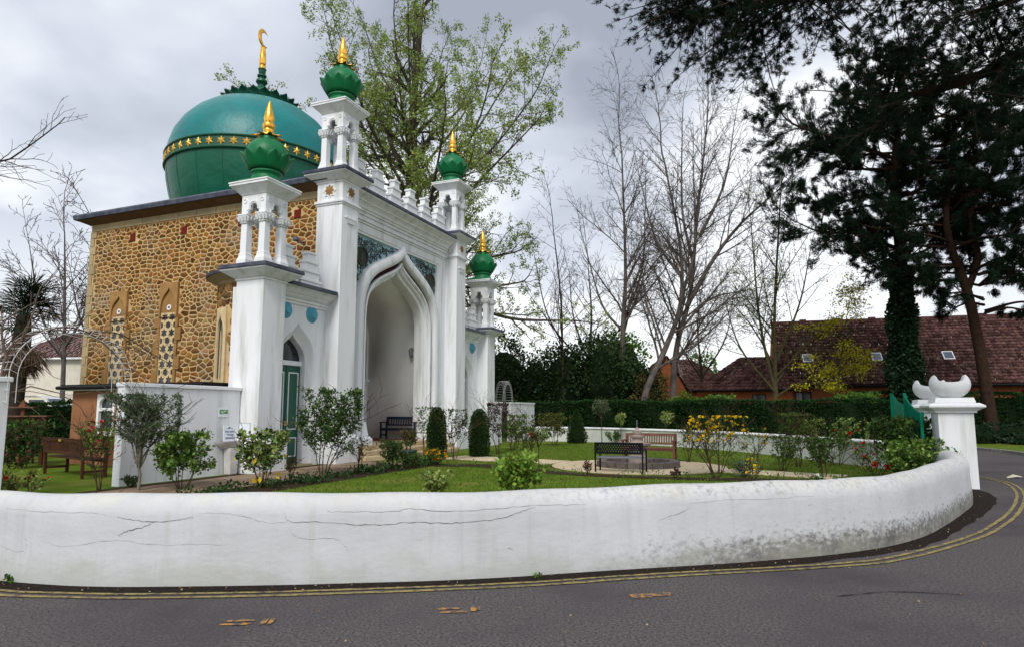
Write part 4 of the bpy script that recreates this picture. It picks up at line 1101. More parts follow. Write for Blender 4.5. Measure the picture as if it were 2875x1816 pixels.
# ---------------- fountain
FST = mat('fountain_stone', (.17, .145, .13), .85, (.10, .085, .08), 8, bump=.4, bscale=20, island=.15); PINK = mat('pink_stone', (.42, .33, .30), .8, (.30, .25, .23), 6, bump=.2)
ft = empty('fountain', wp(2.7, -9.05))
NF = 22
for i in range(NF):
    a0, a1 = 2 * math.pi * i / NF + .006, 2 * math.pi * (i + 1) / NF - .006; vs = []
    for z in (0, .20):
        for r_, a in ((1.27, a0), (1.27, a1), (.98, a1), (.98, a0)): vs.append((r_ * math.cos(a), r_ * math.sin(a), z))
    MB().add(vs, [(3, 2, 1, 0), (4, 5, 6, 7), (0, 1, 5, 4), (1, 2, 6, 5), (2, 3, 7, 6), (3, 0, 4, 7)]).build('rim_block', FST, ft, bevel=.015)
MB().lathe([(1.0, .02), (.2, .03)], n=32).build('basin', mat('dark_water', (.012, .014, .013), .08, spec=.6), ft)
MB().lathe([(.30, 0), (.30, .30), (.24, .34), (.22, .55), (.28, .60), (.40, .66), (.42, .72), (.22, .74), (.16, .80), (.15, .86), (.22, .90), (.23, .94), (.10, .97), (.13, 1.03), (.12, 1.10), (.05, 1.16), (.02, 1.20)], n=28).build('pedestal', PINK, ft, smooth=True, angle=35)
MB().tube([(0, 0, 1.18), (0, 0, 1.42)], .012, 6).build('jet_pipe', GREYSEAT, ft)
tag(ft, 'round stone fountain basin with tiered pinkish centrepiece', 'fountain')
# ---------------- paths
SLABM = mat('cream_slab', (.60, .50, .34), .85, (.50, .41, .28), 3, bump=.2, bscale=20, island=.10); CRAZY = mat('crazy_slab', (.27, .20, .14), .9, (.20, .145, .10), 4, bump=.35, bscale=16, island=.25)
path = struct(empty('path', wp(0, 0), ANG))
def slab(pts, z0, z1, m, parent, name='slab'):
    n = len(pts); MB().add([(a, b, z0) for a, b in pts] + [(a, b, z1) for a, b in pts], [tuple(range(n))[::-1], tuple(range(n, 2 * n))] + [(i, (i + 1) % n, n + (i + 1) % n, n + i) for i in range(n)]).build(name, m, parent)
def grid_path(c0, c1, w_, nl, nw):
    A, B = Vector((*c0, 0)), Vector((*c1, 0)); t = (B - A).normalized(); nn = Vector((-t.y, t.x, 0)); L_ = (B - A).length
    for i in range(nl):
        for j in range(nw):
            q = []
            for di, dj in ((.012, .012), (1 - .012, .012), (1 - .012, 1 - .012), (.012, 1 - .012)):
                p = A + t * (L_ * (i + di) / nl) + nn * (w_ * ((j + dj) / nw - .5)); q.append((p.x, p.y))
            slab(q, 0.004, .026 + rs.uniform(0, .004), SLABM, path)
grid_path((4.05, -1.9), (3.1, -6.4), 1.6, 6, 2)
grid_path((2.15, -11.6), (1.3, -14.6), 1.25, 4, 2)
for (r0, r1, nn_) in ((1.29, 1.95, 18), (1.97, 2.65, 26)):
    for i in range(nn_):
        a0, a1 = 2 * math.pi * i / nn_ + .008, 2 * math.pi * (i + 1) / nn_ - .008
        slab([(2.7 + r * math.cos(a), -9.05 + r * math.sin(a)) for r, a in ((r0, a0), (r1, a0), (r1, (a0 + a1) / 2), (r1, a1), (r0, a1), (r0, (a0 + a1) / 2))], .004, .022 + rs.uniform(0, .004), SLABM, path)
MB().lathe([(2.7, .0), (2.7, .005)], (2.7, -9.05), 48).build('path_bed', SOIL, path)
edge = MB()
for i in range(60):
    a = 2 * math.pi * i / 60
    if math.cos(a) < .75: pass
patio = struct(empty('patio', wp(0, 0), ANG))
MB().box(-9.5, 1.2, -2.15, .6, -.02, .004).build('patio_bed', SOIL, patio)
pol = [p for p in cells(-9.4, 1.1, -2.1, .12, .62, .42, .03, random.Random(21), .3) if area(p) > .03]
for p in pol: slab(p, .0, .022 + rs.uniform(0, .006), CRAZY, patio)
MB().box(-9.5, 1.3, -3.1, -2.16, -.02, .012).build('flower_bed', SOIL, patio)
MB().box(-9.5, 1.3, -2.2, -2.15, 0, .05).build('edging', mat('edging_stone', (.10, .08, .06), .9, (.06, .05, .04), 6), patio)
# curved bed in front of the path
bedp = catmull([(1.0, -3.1), (1.7, -4.6), (1.0, -6.0), (.05, -7.6), (-.25, -9.2), (-.1, -11), (.35, -12.8), (.7, -14.6), (.1, -14.9), (-.5, -12.9), (-.75, -11), (-.85, -9), (-.5, -7.2), (.3, -5.6), (.6, -4.4), (.3, -3.3)], 5, True)
poly_sheet('flower_bed', [wp(a, b)[:2] for a, b in bedp], .012, SOIL, lawn)
# ================================================================== VEGETATION
def seg_mesh(name, segs, m, parent, k=5, loc=None):
    if not segs: return None
    A = np.array([s[0] for s in segs], float); B = np.array([s[1] for s in segs], float)
    r0 = np.array([s[2] for s in segs]); r1 = np.array([s[3] for s in segs])
    D = B - A; L = np.linalg.norm(D, axis=1, keepdims=True); L[L < 1e-6] = 1e-6; D /= L
    up = np.where(np.abs(D[:, 2:3]) < .9, np.array([[0, 0, 1.]]), np.array([[1., 0, 0]]))
    X = np.cross(D, up); X /= np.linalg.norm(X, axis=1, keepdims=True); Y = np.cross(X, D)
    n = len(A); V = np.zeros((n, 2 * k, 3))
    B2 = B + D * (r1[:, None] * .35)
    for j in range(k):
        t = 2 * math.pi * j / k; o = X * math.cos(t) + Y * math.sin(t)
        V[:, j] = A + o * r0[:, None]; V[:, k + j] = B2 + o * r1[:, None]
    F = np.array([[j, (j + 1) % k, k + (j + 1) % k, k + j] for j in range(k)])
    F = (F[None] + (np.arange(n) * 2 * k)[:, None, None]).reshape(-1, 4)
    return np_mesh(name, V.reshape(-1, 3), F, m, parent, loc, smooth=k > 3)
def unit_rand(rg, n):
    v = rg.normal(size=(n, 3)); return v / np.linalg.norm(v, axis=1, keepdims=True)
def leaf_mesh(*a, **k):
    o = leaf_mesh_(*a, **k); o['kind'] = 'stuff'; return o
def leaf_mesh_(name, C, Dv, L, m, parent, rg, asp=.32, fold=.12, loc=None):
    C = np.asarray(C, float); n = len(C); Dv = Dv / np.linalg.norm(Dv, axis=1, keepdims=True)
    L = np.broadcast_to(np.asarray(L, float), (n,))[:, None]
    S = np.cross(Dv, unit_rand(rg, n)); S /= np.linalg.norm(S, axis=1, keepdims=True) + 1e-9; N_ = np.cross(Dv, S)
    V = np.stack([C, C + Dv * L * .5 + S * L * asp + N_ * L * fold, C + Dv * L, C + Dv * L * .5 - S * L * asp + N_ * L * fold], axis=1).reshape(-1, 3)
    F = np.arange(4 * n).reshape(n, 4)
    return np_mesh(name, V, F, m, parent, loc)
def tuft_mesh(*a, **k):
    o = tuft_mesh_(*a, **k); o['kind'] = 'stuff'; return o
def tuft_mesh_(name, C, Dv, m, parent, rg, k=12, L=.11, w=.006, spread=.9, loc=None):
    C = np.repeat(np.asarray(C, float), k, axis=0); D = np.repeat(np.asarray(Dv, float), k, axis=0); n = len(C)
    d = D + unit_rand(rg, n) * spread; d /= np.linalg.norm(d, axis=1, keepdims=True)
    S = np.cross(d, unit_rand(rg, n)); S /= np.linalg.norm(S, axis=1, keepdims=True) + 1e-9
    l = L * rg.uniform(.7, 1.2, (n, 1)); b = C - D * (rg.uniform(0, .8, (n, 1)) * L)
    V = np.stack([b - S * w, b + S * w, b + d * l], axis=1).reshape(-1, 3)
    return np_mesh(name, V, np.arange(3 * n).reshape(n, 3), m, parent, loc)
def vnorm(a):
    l = math.sqrt(a[0] * a[0] + a[1] * a[1] + a[2] * a[2]) or 1e-9; return (a[0] / l, a[1] / l, a[2] / l)
class Tree:
    def __init__(s, seed, step, wob, trop, ratio, ang, start, dens, maxlev, tap=.35, minr=.006, crat=.55):
        s.r = random.Random(seed); s.step = step; s.wob = wob; s.trop = trop; s.ratio = ratio; s.ang = ang; s.start = start; s.dens = dens; s.maxlev = maxlev; s.tap = tap; s.minr = minr; s.crat = crat
        s.segs = []; s.tips = []; s.twigs = []
    def limb(s, pts, r0, r1, lev=0, n=5, end=True):
        P = catmull(pts, n); k = len(P); L = sum(math.dist(P[i], P[i + 1]) for i in range(k - 1))
        for i in range(k - 1):
            t = i / (k - 1); a = r0 + (r1 - r0) * t; b = r0 + (r1 - r0) * (i + 1) / (k - 1)
            s.segs.append((P[i], P[i + 1], a, b, lev)); d = vnorm([P[i + 1][j] - P[i][j] for j in range(3)])
            s.kids(P[i + 1], d, L, a, lev, t, math.dist(P[i], P[i + 1]))
        if end: s.grow(P[-1], d, L * s.ratio[lev] * .9, r1, lev + 1)
    def kids(s, p, d, L, r, lev, t, step):
        if lev >= s.maxlev or t < s.start[lev]: return
        ex = s.dens[lev] * step; n = int(ex) + (s.r.random() < ex - int(ex))
        for _ in range(n):
            q = (s.r.gauss(0, 1), s.r.gauss(0, 1), s.r.gauss(0, 1)); dp = sum(q[i] * d[i] for i in range(3)); q = vnorm([q[i] - dp * d[i] for i in range(3)])
            a = R(s.ang[lev]) * s.r.uniform(.7, 1.25); c = vnorm([d[i] * math.cos(a) + q[i] * math.sin(a) for i in range(3)])
            l = L * s.ratio[lev] * (1.1 - .7 * t) * s.r.uniform(.6, 1.2)
            s.grow(p, c, l, max(s.minr, r * s.crat), lev + 1)
    def grow(s, p, d, L, r, lev):
        lv = min(lev, len(s.step) - 1); n = max(2, int(L / s.step[lv])); st = L / n; p = tuple(p)
        r0 = r
        for i in range(n):
            t = (i + 1) / n; w = s.wob[lv]
            d = vnorm((d[0] + s.r.gauss(0, w), d[1] + s.r.gauss(0, w), d[2] + s.r.gauss(0, w) + s.trop[lv]))
            q = (p[0] + d[0] * st, p[1] + d[1] * st, p[2] + d[2] * st)
            ra = max(s.minr, r0 * (1 - (1 - s.tap) * i / n)); rb = max(s.minr, r0 * (1 - (1 - s.tap) * (i + 1) / n))
            s.segs.append((p, q, ra, rb, lev))
            if lev >= s.maxlev: s.twigs.append((q, d))
            if lev < s.maxlev: s.kids(q, d, L, ra, lev, t, st)
            p = q
        s.tips.append((p, d))
    def meshes(s, e, bark, twig=None):
        big = [x for x in s.segs if x[2] > .05]; mid = [x for x in s.segs if .05 >= x[2] > .016]; fine = [x for x in s.segs if x[2] <= .016]
        seg_mesh('trunk', big, bark, e, 8)
        for o in (seg_mesh('branches', mid, bark, e, 5), seg_mesh('twigs', fine, twig or bark, e, 3)):
            if o: o['kind'] = 'stuff'
BARK = mat('bark', (.055, .045, .036), .95, (.10, .085, .065), 6, bump=.8, bscale=14)
BARKG = mat('bark_grey', (.145, .125, .115), .95, (.075, .065, .06), 4, bump=.6, bscale=12, stretch=(1, 1, .4))
BARKD = mat('bark_dark', (.028, .022, .018), .95, (.05, .04, .03), 5, bump=.6)
BARKY = mat('bark_moss', (.10, .085, .03), .95, (.05, .045, .03), 5, bump=.6)
PINEB = mat('pine_bark', (.048, .026, .018), .95, (.025, .016, .012), 6, bump=.8, bscale=8)
LEAFN = mat('new_leaf', (.26, .335, .085), .7, island=.45, hue=.03, transl=.35)
LEAFY = mat('lime_leaf', (.46, .42, .025), .7, island=.4, hue=.02, transl=.3)
NEED = mat('pine_needle', (.009, .021, .011), .75, island=.5, hue=.02)
IVY = mat('ivy_leaf', (.012, .030, .012), .5, island=.55, hue=.02, spec=.1)
LAUR = mat('laurel_leaf', (.026, .052, .017), .5, island=.65, hue=.03, spec=.15)
HEDG = mat('hedge_leaf', (.018, .050, .014), .7, island=.6, hue=.02)
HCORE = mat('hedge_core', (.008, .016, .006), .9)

def T_(name, loc, label, group=None, cat='tree'): return tag(empty(name, loc), label, cat, group)
# --- big spring tree behind the mosque
def big_tree():
    e_ = T_('spring_tree', (0, 0, 0), 'huge tree in fresh yellow-green leaf rising behind the mosque portal')
    t = Tree(4, (1.0, .8, .6, .42, .3), (.05, .11, .15, .19, .22), (.0, .035, .03, .02, .03), (.5, .40, .52, .52, .5), (55, 50, 48, 46, 45), (.30, .28, .15, .1, 0), (.0, 1.35, 2.1, 2.0, 0), 4, minr=.009, crat=.52)
    x, y = -6.7, 42
    t.limb([(x, y, 0), (x + .1, y, 5), (x - .1, y, 9), (x, y, 12.5)], .62, .50, 0)
    t.segs = [q for q in t.segs]
    limbs = [([(x, y, 12), (x + .2, y, 16), (x - .1, y + .3, 21), (x + .3, y, 28)], .50)]
    lr = random.Random(17)
    spec = [(8.4, 8.0, 7.6), (9.4, 8.2, 11.0), (10.2, 8.4, 13.6), (11, 8.3, 15.6), (12, 8.0, 17.6), (13, 7.4, 19.6), (14.2, 7.0, 21.5), (15.6, 6.2, 23.4), (17, 5.2, 25.4), (18.6, 4.2, 27), (20.4, 3.2, 28.4)]
    for k, (z0, reach, z1) in enumerate(spec):
        for q in range(3):
            a = k * 2.4 + q * 2.094 + lr.uniform(-.35, .35); rr = reach * lr.uniform(1.0, 1.28); c_, s_ = math.cos(a), math.sin(a); dz = z1 - z0
            limbs.append(([(x, y, z0), (x + c_ * rr * .32, y + s_ * rr * .32, z0 + dz * .25 + lr.uniform(-.3, .5)), (x + c_ * rr * .68, y + s_ * rr * .68, z0 + dz * .58 + lr.uniform(-.5, .5)), (x + c_ * rr, y + s_ * rr, z1)], .17 - .008 * k))
    for pts, r in limbs: t.limb(pts, r * 1.1, r * .34, 1, 6)
    t.meshes(e_, BARK)
    rg = np.random.default_rng(2); tw = t.twigs; C = np.array([q[0] for q in tw]); D = np.array([q[1] for q in tw])
    ii = rg.integers(0, len(C), 100000); C = C[ii] + rg.normal(0, .13, (len(ii), 3)); D = D[ii] + unit_rand(rg, len(ii)) * .9
    leaf_mesh('crown', C, D, rg.uniform(.10, .18, len(ii)), LEAFN, e_, rg, .3)
    return len(t.segs)
n_big = big_tree()
# --- slender bare trees
def bare(label, limbs, seed, bark, twig=None, leaf=None, nleaf=0, dens=1.0, ang=41, trop=.04, wig=1.15, lsize=.13, minr=.0095):
    e_ = T_('bare_tree', (0, 0, 0), label, 'bare trees beyond the hedge')
    t = Tree(seed, (1.0, .8, .55, .4, .3), tuple(w * wig for w in (.04, .07, .10, .13, .16)), (.02, trop, trop, trop * .8, trop * .5), (.42, .48, .5, .5, .5), (ang, ang, ang + 4, ang + 6, 40), (.25, .12, .1, .1, 0), (1.5 * dens, 2.1 * dens, 2.8 * dens, 2.2 * dens, 0), 4, minr=minr, crat=.42)
    for pts, r0, r1 in limbs: t.limb(pts, r0 * .9, r1 * .8, 0, 6)
    t.meshes(e_, bark, twig)
    if leaf:
        rg = np.random.default_rng(seed); C = np.array([q[0] for q in t.twigs]); D = np.array([q[1] for q in t.twigs]); ii = rg.integers(0, len(C), nleaf)
        leaf_mesh('crown', C[ii] + rg.normal(0, 1, (nleaf, 3)) * np.array([.34, .34, .14]), D[ii] + unit_rand(rg, nleaf), rg.uniform(.6, 1.3, nleaf) * lsize, leaf, e_, rg, .35)
    return len(t.segs)
bare('slim bare tree with one forked stem just right of the mosque', [([(3.7, 46, 0), (3.6, 46, 6), (3.5, 46, 10), (3.0, 46, 15)], .13, .04), ([(3.6, 46, 6.5), (2.4, 46, 9), (1.6, 46, 13)], .08, .03)], 21, BARKD, dens=.9, ang=45, trop=.02)
bare('tall straight bare tree with grey trunk, second in the row', [([(8.1, 47, 0), (8.1, 47, 7), (8.4, 47, 12), (8.3, 47, 21)], .30, .06), ([(8.3, 47, 8.5), (9.6, 47, 12), (10, 47, 17)], .12, .04), ([(8.1, 47, 7.5), (6.6, 47, 9.5), (5.4, 47, 14)], .12, .04)], 22, BARKG, dens=1.1)
bare('bare tree whose trunk leans to the right above the hedge', [([(8.6, 44, 0), (9.1, 44, 3), (10.5, 44, 6), (11.6, 44, 9.0), (11.7, 44, 13), (10.8, 44, 19)], .30, .08), ([(11.7, 44, 9.5), (12.7, 44, 13), (12.8, 44, 18.5)], .15, .05), ([(11.6, 44, 11), (10, 44, 13.6), (9.0, 44, 18)], .12, .04)], 23, BARKG, dens=1.15)
bare('twin-forked pale bare tree sweeping up to the right', [([(11.15, 45, 0), (11.2, 45, 3.5), (11.6, 45, 6.5), (12.6, 45, 10), (13.2, 45, 15), (14.2, 45, 22.5)], .31, .07), ([(12.3, 45, 9), (14.4, 45, 12.5), (16.4, 45, 15), (19.2, 45, 17.5)], .2, .05), ([(12.9, 45, 12), (12.2, 45, 16), (12.4, 45, 22.5)], .14, .04), ([(11.9, 45, 7.5), (14, 45, 9.5), (17, 45, 10.2)], .1, .03), ([(13.4, 45, 14), (15.3, 45, 18), (16.2, 45, 22.5)], .13, .04)], 24, BARKG, dens=1.2)
bare('budding tree with moss-yellow trunk in front of the tiled house', [([(17.8, 44, 0), (17.9, 44, 4), (18.1, 44, 9), (18.9, 44, 17)], .24, .05), ([(17.8, 44, 3.2), (17.0, 44, 8), (16.7, 44, 15)], .14, .04), ([(18, 44, 5), (19.8, 44, 9), (20.8, 44, 13)], .11, .03), ([(17.8, 44, 3.4), (20, 44, 6.2), (22.4, 44, 7.4)], .09, .03), ([(17.8, 44, 3), (15.6, 44, 6), (14.6, 44, 9.5)], .10, .03), ([(17.8, 44, 2.6), (19.5, 44, 3.6), (21.5, 44, 4.2)], .09, .03)], 25, BARKY, None, LEAFN, 2600, dens=1.1, ang=38, trop=.03)
lr = random.Random(26); LL = [([(21.5, 43, 0), (21.6, 43, 3), (21.9, 43, 5), (22.4, 43, 7.6)], .08, .03)]
for k in range(22):
    z_ = lr.uniform(2.6, 6.8); a_ = lr.uniform(0, 6.283); l_ = lr.uniform(1.0, 2.4) * (1.15 - z_ / 12); c_ = math.cos(a_) * 1.25 - .25; LL.append(([(21.65, 43, z_), (21.65 + c_ * l_ * .5, 43 + math.sin(a_) * l_ * .4, z_ + .35), (21.65 + c_ * l_, 43 + math.sin(a_) * l_ * .8, z_ + lr.uniform(.1, .7))], .03, .012))
bare('young tree in bright lime leaf in front of the tiled roof', LL, 26, BARKY, None, LEAFY, 4600, dens=1.6, ang=50, trop=.0, lsize=.14)
bare('tangled bare tree at the far left beyond the palm', [([(-38, 55, 0), (-38.2, 55, 6), (-38.6, 55, 12), (-39, 55, 17)], .25, .06), ([(-38.2, 55, 7), (-36.5, 55, 10.5), (-35.2, 55, 14.5)], .14, .04), ([(-38.2, 55, 6), (-40.5, 55, 10), (-42, 55, 16)], .16, .04)], 27, BARKG, dens=.8, ang=40, minr=.018)
bare('bare tree rising behind the white house beside the stone wall', [([(-34, 52, 0), (-33.6, 52, 5), (-32.6, 52, 10), (-33.8, 52, 15.5)], .22, .06), ([(-33.6, 52, 6), (-35.2, 52, 9.5), (-36, 52, 12.5)], .12, .04)], 28, BARKD, dens=.8, ang=42, minr=.018)
bare('spreading bare tree behind the dark shrubs beside the mosque', [([(5.8, 50, 0), (5.9, 50, 5), (6.2, 50, 9), (6.0, 50, 13)], .18, .04), ([(5.9, 50, 5), (8, 50, 7.5), (9.6, 50, 10)], .1, .03), ([(5.9, 50, 5), (3.6, 50, 7.6), (1.6, 50, 10.4)], .1, .03), ([(5.9, 50, 5.5), (4.8, 50, 9), (4.5, 50, 12.5)], .09, .03)], 29, BARKD, dens=1.0, ang=46, trop=.02)
bare('twiggy bare tree between the gabled house and the tiled house', [([(16.3, 56, 0), (16.4, 56, 5), (16.2, 56, 9), (16.8, 56, 13)], .16, .04), ([(16.4, 56, 4.5), (18.6, 56, 8), (19.5, 56, 12)], .1, .03), ([(16.4, 56, 4.5), (14.6, 56, 7.5), (13.8, 56, 11)], .1, .03)], 31, BARKD, dens=1.0, ang=42, trop=.03)
lb = T_('bare_tree', (0, 0, 0), 'bare branch tips entering at the upper left edge of the picture', 'bare trees beyond the hedge')
t = Tree(30, (.5, .4, .3, .25), (.08, .12, .16, .18), (.02, .03, .02, 0), (.5, .5, .5, .5), (40, 42, 45, 45), (.3, .1, .1, 0), (.8, 1.6, 2.2, 0), 3, minr=.009)
t.limb([(-30.5, 26, 0), (-30.2, 26, 5), (-29.6, 26, 9), (-27.4, 26, 11.4), (-25.2, 26, 12.0)], .3, .06, 0); t.limb([(-29.6, 26, 9), (-27.6, 26, 9.6), (-25.4, 26, 10.2)], .045, .02, 1); t.meshes(lb, BARKD)

# --- pines
def pine(label, limbs, sub, seed, ntuft, k, L, w, minr=.012, extra=None, ivy=None):
    e_ = T_('pine_tree', (0, 0, 0), label, 'pine trees at the right')
    t = Tree(seed, (.9, .6, .45, .3), (.08, .15, .18, .2), (0, .03, .03, .04), (.4, .5, .55, .5), (60, 50, 45, 45), (.5, .15, .1, 0), (0, 2.2, 2.8, 0), 3, minr=minr, crat=.5)
    for pts, r0, r1 in limbs: t.limb(pts, r0, r1, 3, 6, False)
    t.tips = []; t.twigs = []
    for pts, r0, r1 in sub: t.limb(pts, r0, r1, 1, 5)
    t.segs = t.segs
    t.meshes(e_, PINEB, BARKD)
    rg = np.random.default_rng(seed); tw = t.twigs; C = np.array([q[0] for q in tw]); D = np.array([q[1] for q in tw])
    ii = rg.integers(0, len(C), ntuft); C = C[ii] + rg.normal(0, .09, (ntuft, 3)); D = D[ii] + unit_rand(rg, ntuft) * .5 + np.array([0, 0, .25]); D /= np.linalg.norm(D, axis=1, keepdims=True)
    tuft_mesh('needles', C, D, NEED, e_, rg, k, L, w)
    if ivy:
        P = catmull(ivy[0], 10); P = np.array(P); n = ivy[2]; jj = rg.integers(0, len(P) - 1, n); f = rg.random((n, 1)); C = P[jj] * (1 - f) + P[jj + 1] * f
        frac = (C[:, 2:3] / P[-1, 2]); rad = ivy[1] * (1.15 - .55 * frac); a = rg.uniform(0, 6.283, n); rr = rad[:, 0] * rg.uniform(.75, 1.15, n) * (1 + .18 * np.sin(C[:, 2] * 2.1 + a * 2))
        O_ = np.stack([np.cos(a), np.sin(a), np.zeros(n)], 1); leaf_mesh('ivy', C + O_ * rr[:, None], O_ * .6 + unit_rand(rg, n) * .6 + np.array([0, 0, -.5]), rg.uniform(.12, .22, n), IVY, e_, rg, .42)
        MB().tube([tuple(p) for p in P], [float(ivy[1] * (1.15 - .55 * p[2] / P[-1, 2]) * .8) for p in P], 10).build('ivy_core', HCORE, e_)
    return len(tw)
X, Y = 23.05, 38
trA = [([(X, Y, 0), (X + .1, Y, 5), (X + .3, Y, 10), (X + .2, Y, 15), (X + .8, Y, 20), (X + 1.2, Y, 23)], .45, .14)]
subA = []
rA = random.Random(14)
for z, l, n_ in ((10.6, 3.0, 4), (12.6, 3.4, 4), (14.4, 5.2, 6), (16, 5.0, 6), (17.6, 5.2, 6), (19.2, 4.8, 6), (20.8, 4.2, 6), (22.4, 3.4, 6)):
    for i in range(n_):
        a = 2 * math.pi * i / n_ + rA.uniform(-.5, .5); ll = l * rA.uniform(.6, 1.1); c_, s_ = math.cos(a), math.sin(a); z0 = z + rA.uniform(-.6, .6)
        subA.append(([(X + .3, Y, z0), (X + .3 + c_ * ll * .4, Y + s_ * ll * .4, z0 + .3), (X + .3 + c_ * ll * .75, Y + s_ * ll * .75, z0 + .3 + rA.uniform(-.5, .6)), (X + .3 + c_ * ll, Y + s_ * ll, z0 + .9)], .09, .03))
subA += [([(X + .3, Y, 11.3), (X - 2.5, Y, 12.3), (X - 4.6, Y - .5, 12.2), (X - 6.4, Y - .5, 13)], .12, .03), ([(X + .3, Y, 17), (X - 3, Y, 18.2), (X - 5.8, Y, 19.2), (X - 6.9, Y, 20.6)], .12, .03)]
pine('tall dark pine with ivy-wrapped trunk in front of the tiled house', trA, subA, 41, 27000, 8, .27, .015, ivy=([(X, Y, 0), (X, Y, 3), (X + .05, Y, 6), (X + .2, Y, 10)], .82, 15000))
trB = [([(26.5, 36, 0), (26.2, 36, 4.5), (25.7, 36, 8.4), (24.9, 36, 11.4), (25.0, 36, 14), (25.8, 36, 18)], .34, .10), ([(25.7, 36, 8.4), (26.5, 36, 10.4), (26.2, 36, 12.6), (27.5, 36, 15.5)], .2, .07)]
subB = []
for z, l, n_, xo in ((7.4, 2.8, 5, 26.6), (8.8, 3.2, 6, 26.4), (9.8, 3.2, 5, 26.0), (11, 3.8, 5, 25.2), (12.6, 4.2, 6, 25.2), (14, 4.4, 6, 25.6), (15.8, 4.4, 6, 26.2), (17.4, 4, 6, 26), (18.6, 3.4, 5, 26)):
    for i in range(n_):
        a = 2 * math.pi * i / n_ + rA.uniform(-.5, .5); ll = l * rA.uniform(.8, 1.4); c_, s_ = math.cos(a), math.sin(a); z0 = z + rA.uniform(-.6, .6)
        subB.append(([(xo, 36, z0), (xo + c_ * ll * .4, 36 + s_ * ll * .4, z0 + .3), (xo + c_ * ll * .75, 36 + s_ * ll * .75, z0 + .2), (xo + c_ * ll, 36 + s_ * ll, z0 + .7)], .08, .025))
pine('dark pine with leaning bare lower trunk at the right edge', trB, subB, 42, 38000, 8, .27, .015)
# near pine whose limbs overhang the top right corner
trC = [([(13.6, 9.4, 0), (13.4, 9.4, 4), (13.0, 9.6, 8), (12.4, 9.8, 12)], .36, .18)]
limbC = [([(13.1, 9.6, 7.6), (11, 10.3, 8.3), (9.2, 11, 8.1), (8.65, 11.3, 7.85), (7.8, 11.6, 7.66), (7.2, 12, 7.8)], .15, .05), ([(12.9, 9.6, 9), (10, 10.2, 9.6), (7.5, 10.8, 9.5), (5.6, 11, 9.25), (4.6, 11.3, 9.1)], .14, .012), ([(12.7, 9.7, 10), (9, 10.2, 10.4), (6, 10.8, 10.2), (4.4, 11.2, 9.8), (3.6, 11.5, 9.5)], .13, .012), ([(13, 9.6, 8.4), (10.8, 9.6, 8.9), (9.2, 10.2, 8.8), (8, 10.6, 8.6)], .1, .03)]
subC = []
def spray(p, d, l, r=.016): subC.append(([p, tuple(p[i] + d[i] * l * .5 for i in range(3)), tuple(p[i] + d[i] * l for i in range(3))], r, .012))
for k in range(165):
    pts, _, _ = limbC[rA.choice((1, 1, 1, 2, 2, 2, 3, 3, 0))]
    P_ = catmull(pts, 5); P_ = P_[int(len(P_) * .34):]; p = rA.choice([q for q in P_ if q[0] > 3.55])
    d = vnorm((rA.uniform(-1, .35), rA.uniform(-.7, .7), rA.uniform(-.85, .25))); spray(p, d, rA.uniform(.9, 1.9))
for k in range(16):
    P_ = catmull(limbC[0][0], 5); p = rA.choice(P_[int(len(P_) * .35):]); spray(p, vnorm((rA.uniform(-1, .2), rA.uniform(-.8, .8), rA.uniform(-.1, .9))), rA.uniform(.7, 1.5))
e_ = T_('pine_tree', (0, 0, 0), 'near pine whose limbs hang over the top right corner', 'pine trees at the right')
t = Tree(43, (.4, .3, .2, .16), (.08, .12, .16, .18), (0, .01, .02, .05), (.4, .42, .5, .5), (50, 46, 44, 45), (.9, .1, .1, 0), (0, 7.0, 8.0, 0), 3, minr=.004, crat=.5)
for pts, r0, r1 in trC + limbC: t.limb(pts, r0, r1, 3, 6, False)
t.twigs = []
for pts, r0, r1 in subC: t.limb(pts, r0, r1, 1, 5)
t.meshes(e_, PINEB, BARKD)
rg = np.random.default_rng(43); C = np.array([q[0] for q in t.twigs]); D = np.array([q[1] for q in t.twigs]); nT = 21000; ii = rg.integers(0, len(C), nT)
D2 = D[ii] + unit_rand(rg, nT) * .4 + np.array([0, 0, .25]); D2 /= np.linalg.norm(D2, axis=1, keepdims=True)
tuft_mesh('needles', C[ii] + rg.normal(0, .02, (nT, 3)), D2, NEED, e_, rg, 13, .085, .0045, .9)

# --- hedges and large evergreen shrubs
def hedge(name, p0, p1, h, th, n, label, leaf, size, seed, top_var=.05):
    rg = np.random.default_rng(seed); A, B = np.array(p0), np.array(p1); d = B - A; Lh = np.linalg.norm(d); d = d / Lh; nn = np.array([d[1], -d[0]])
    if nn[1] > 0: nn = -nn
    e_ = tag(empty(name, (0, 0, 0)), label, 'hedge')
    q = [A + nn * th / 2, B + nn * th / 2, B - nn * th / 2, A - nn * th / 2]
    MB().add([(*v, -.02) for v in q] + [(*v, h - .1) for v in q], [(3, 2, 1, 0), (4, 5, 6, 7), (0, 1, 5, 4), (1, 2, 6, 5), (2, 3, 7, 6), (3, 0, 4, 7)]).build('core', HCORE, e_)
    s = rg.uniform(0, Lh, n); top = rg.random(n) < .22
    z = np.where(top, h + rg.normal(0, .03, n), rg.uniform(0, h, n)); wob = .06 * np.sin(s * 1.9) + .05 * np.sin(s * 4.7 + z * 3); hh = top_var * np.sin(s * .9) + .03 * np.sin(s * 3.3)
    dep = np.where(top, rg.uniform(-th / 2, th / 2, n), th / 2 + wob + rg.normal(0, .035, n))
    P = A[None] + d[None] * s[:, None] + nn[None] * dep[:, None]
    C = np.concatenate([P, (z + hh * z / h)[:, None]], 1)
    Dv = np.where(top[:, None], np.array([[0, 0, 1.]]), np.array([[nn[0], nn[1], .35]])) + unit_rand(rg, n) * .8
    leaf_mesh('foliage', C, Dv, rg.uniform(.6, 1.3, n) * size, leaf, e_, rg, .38)
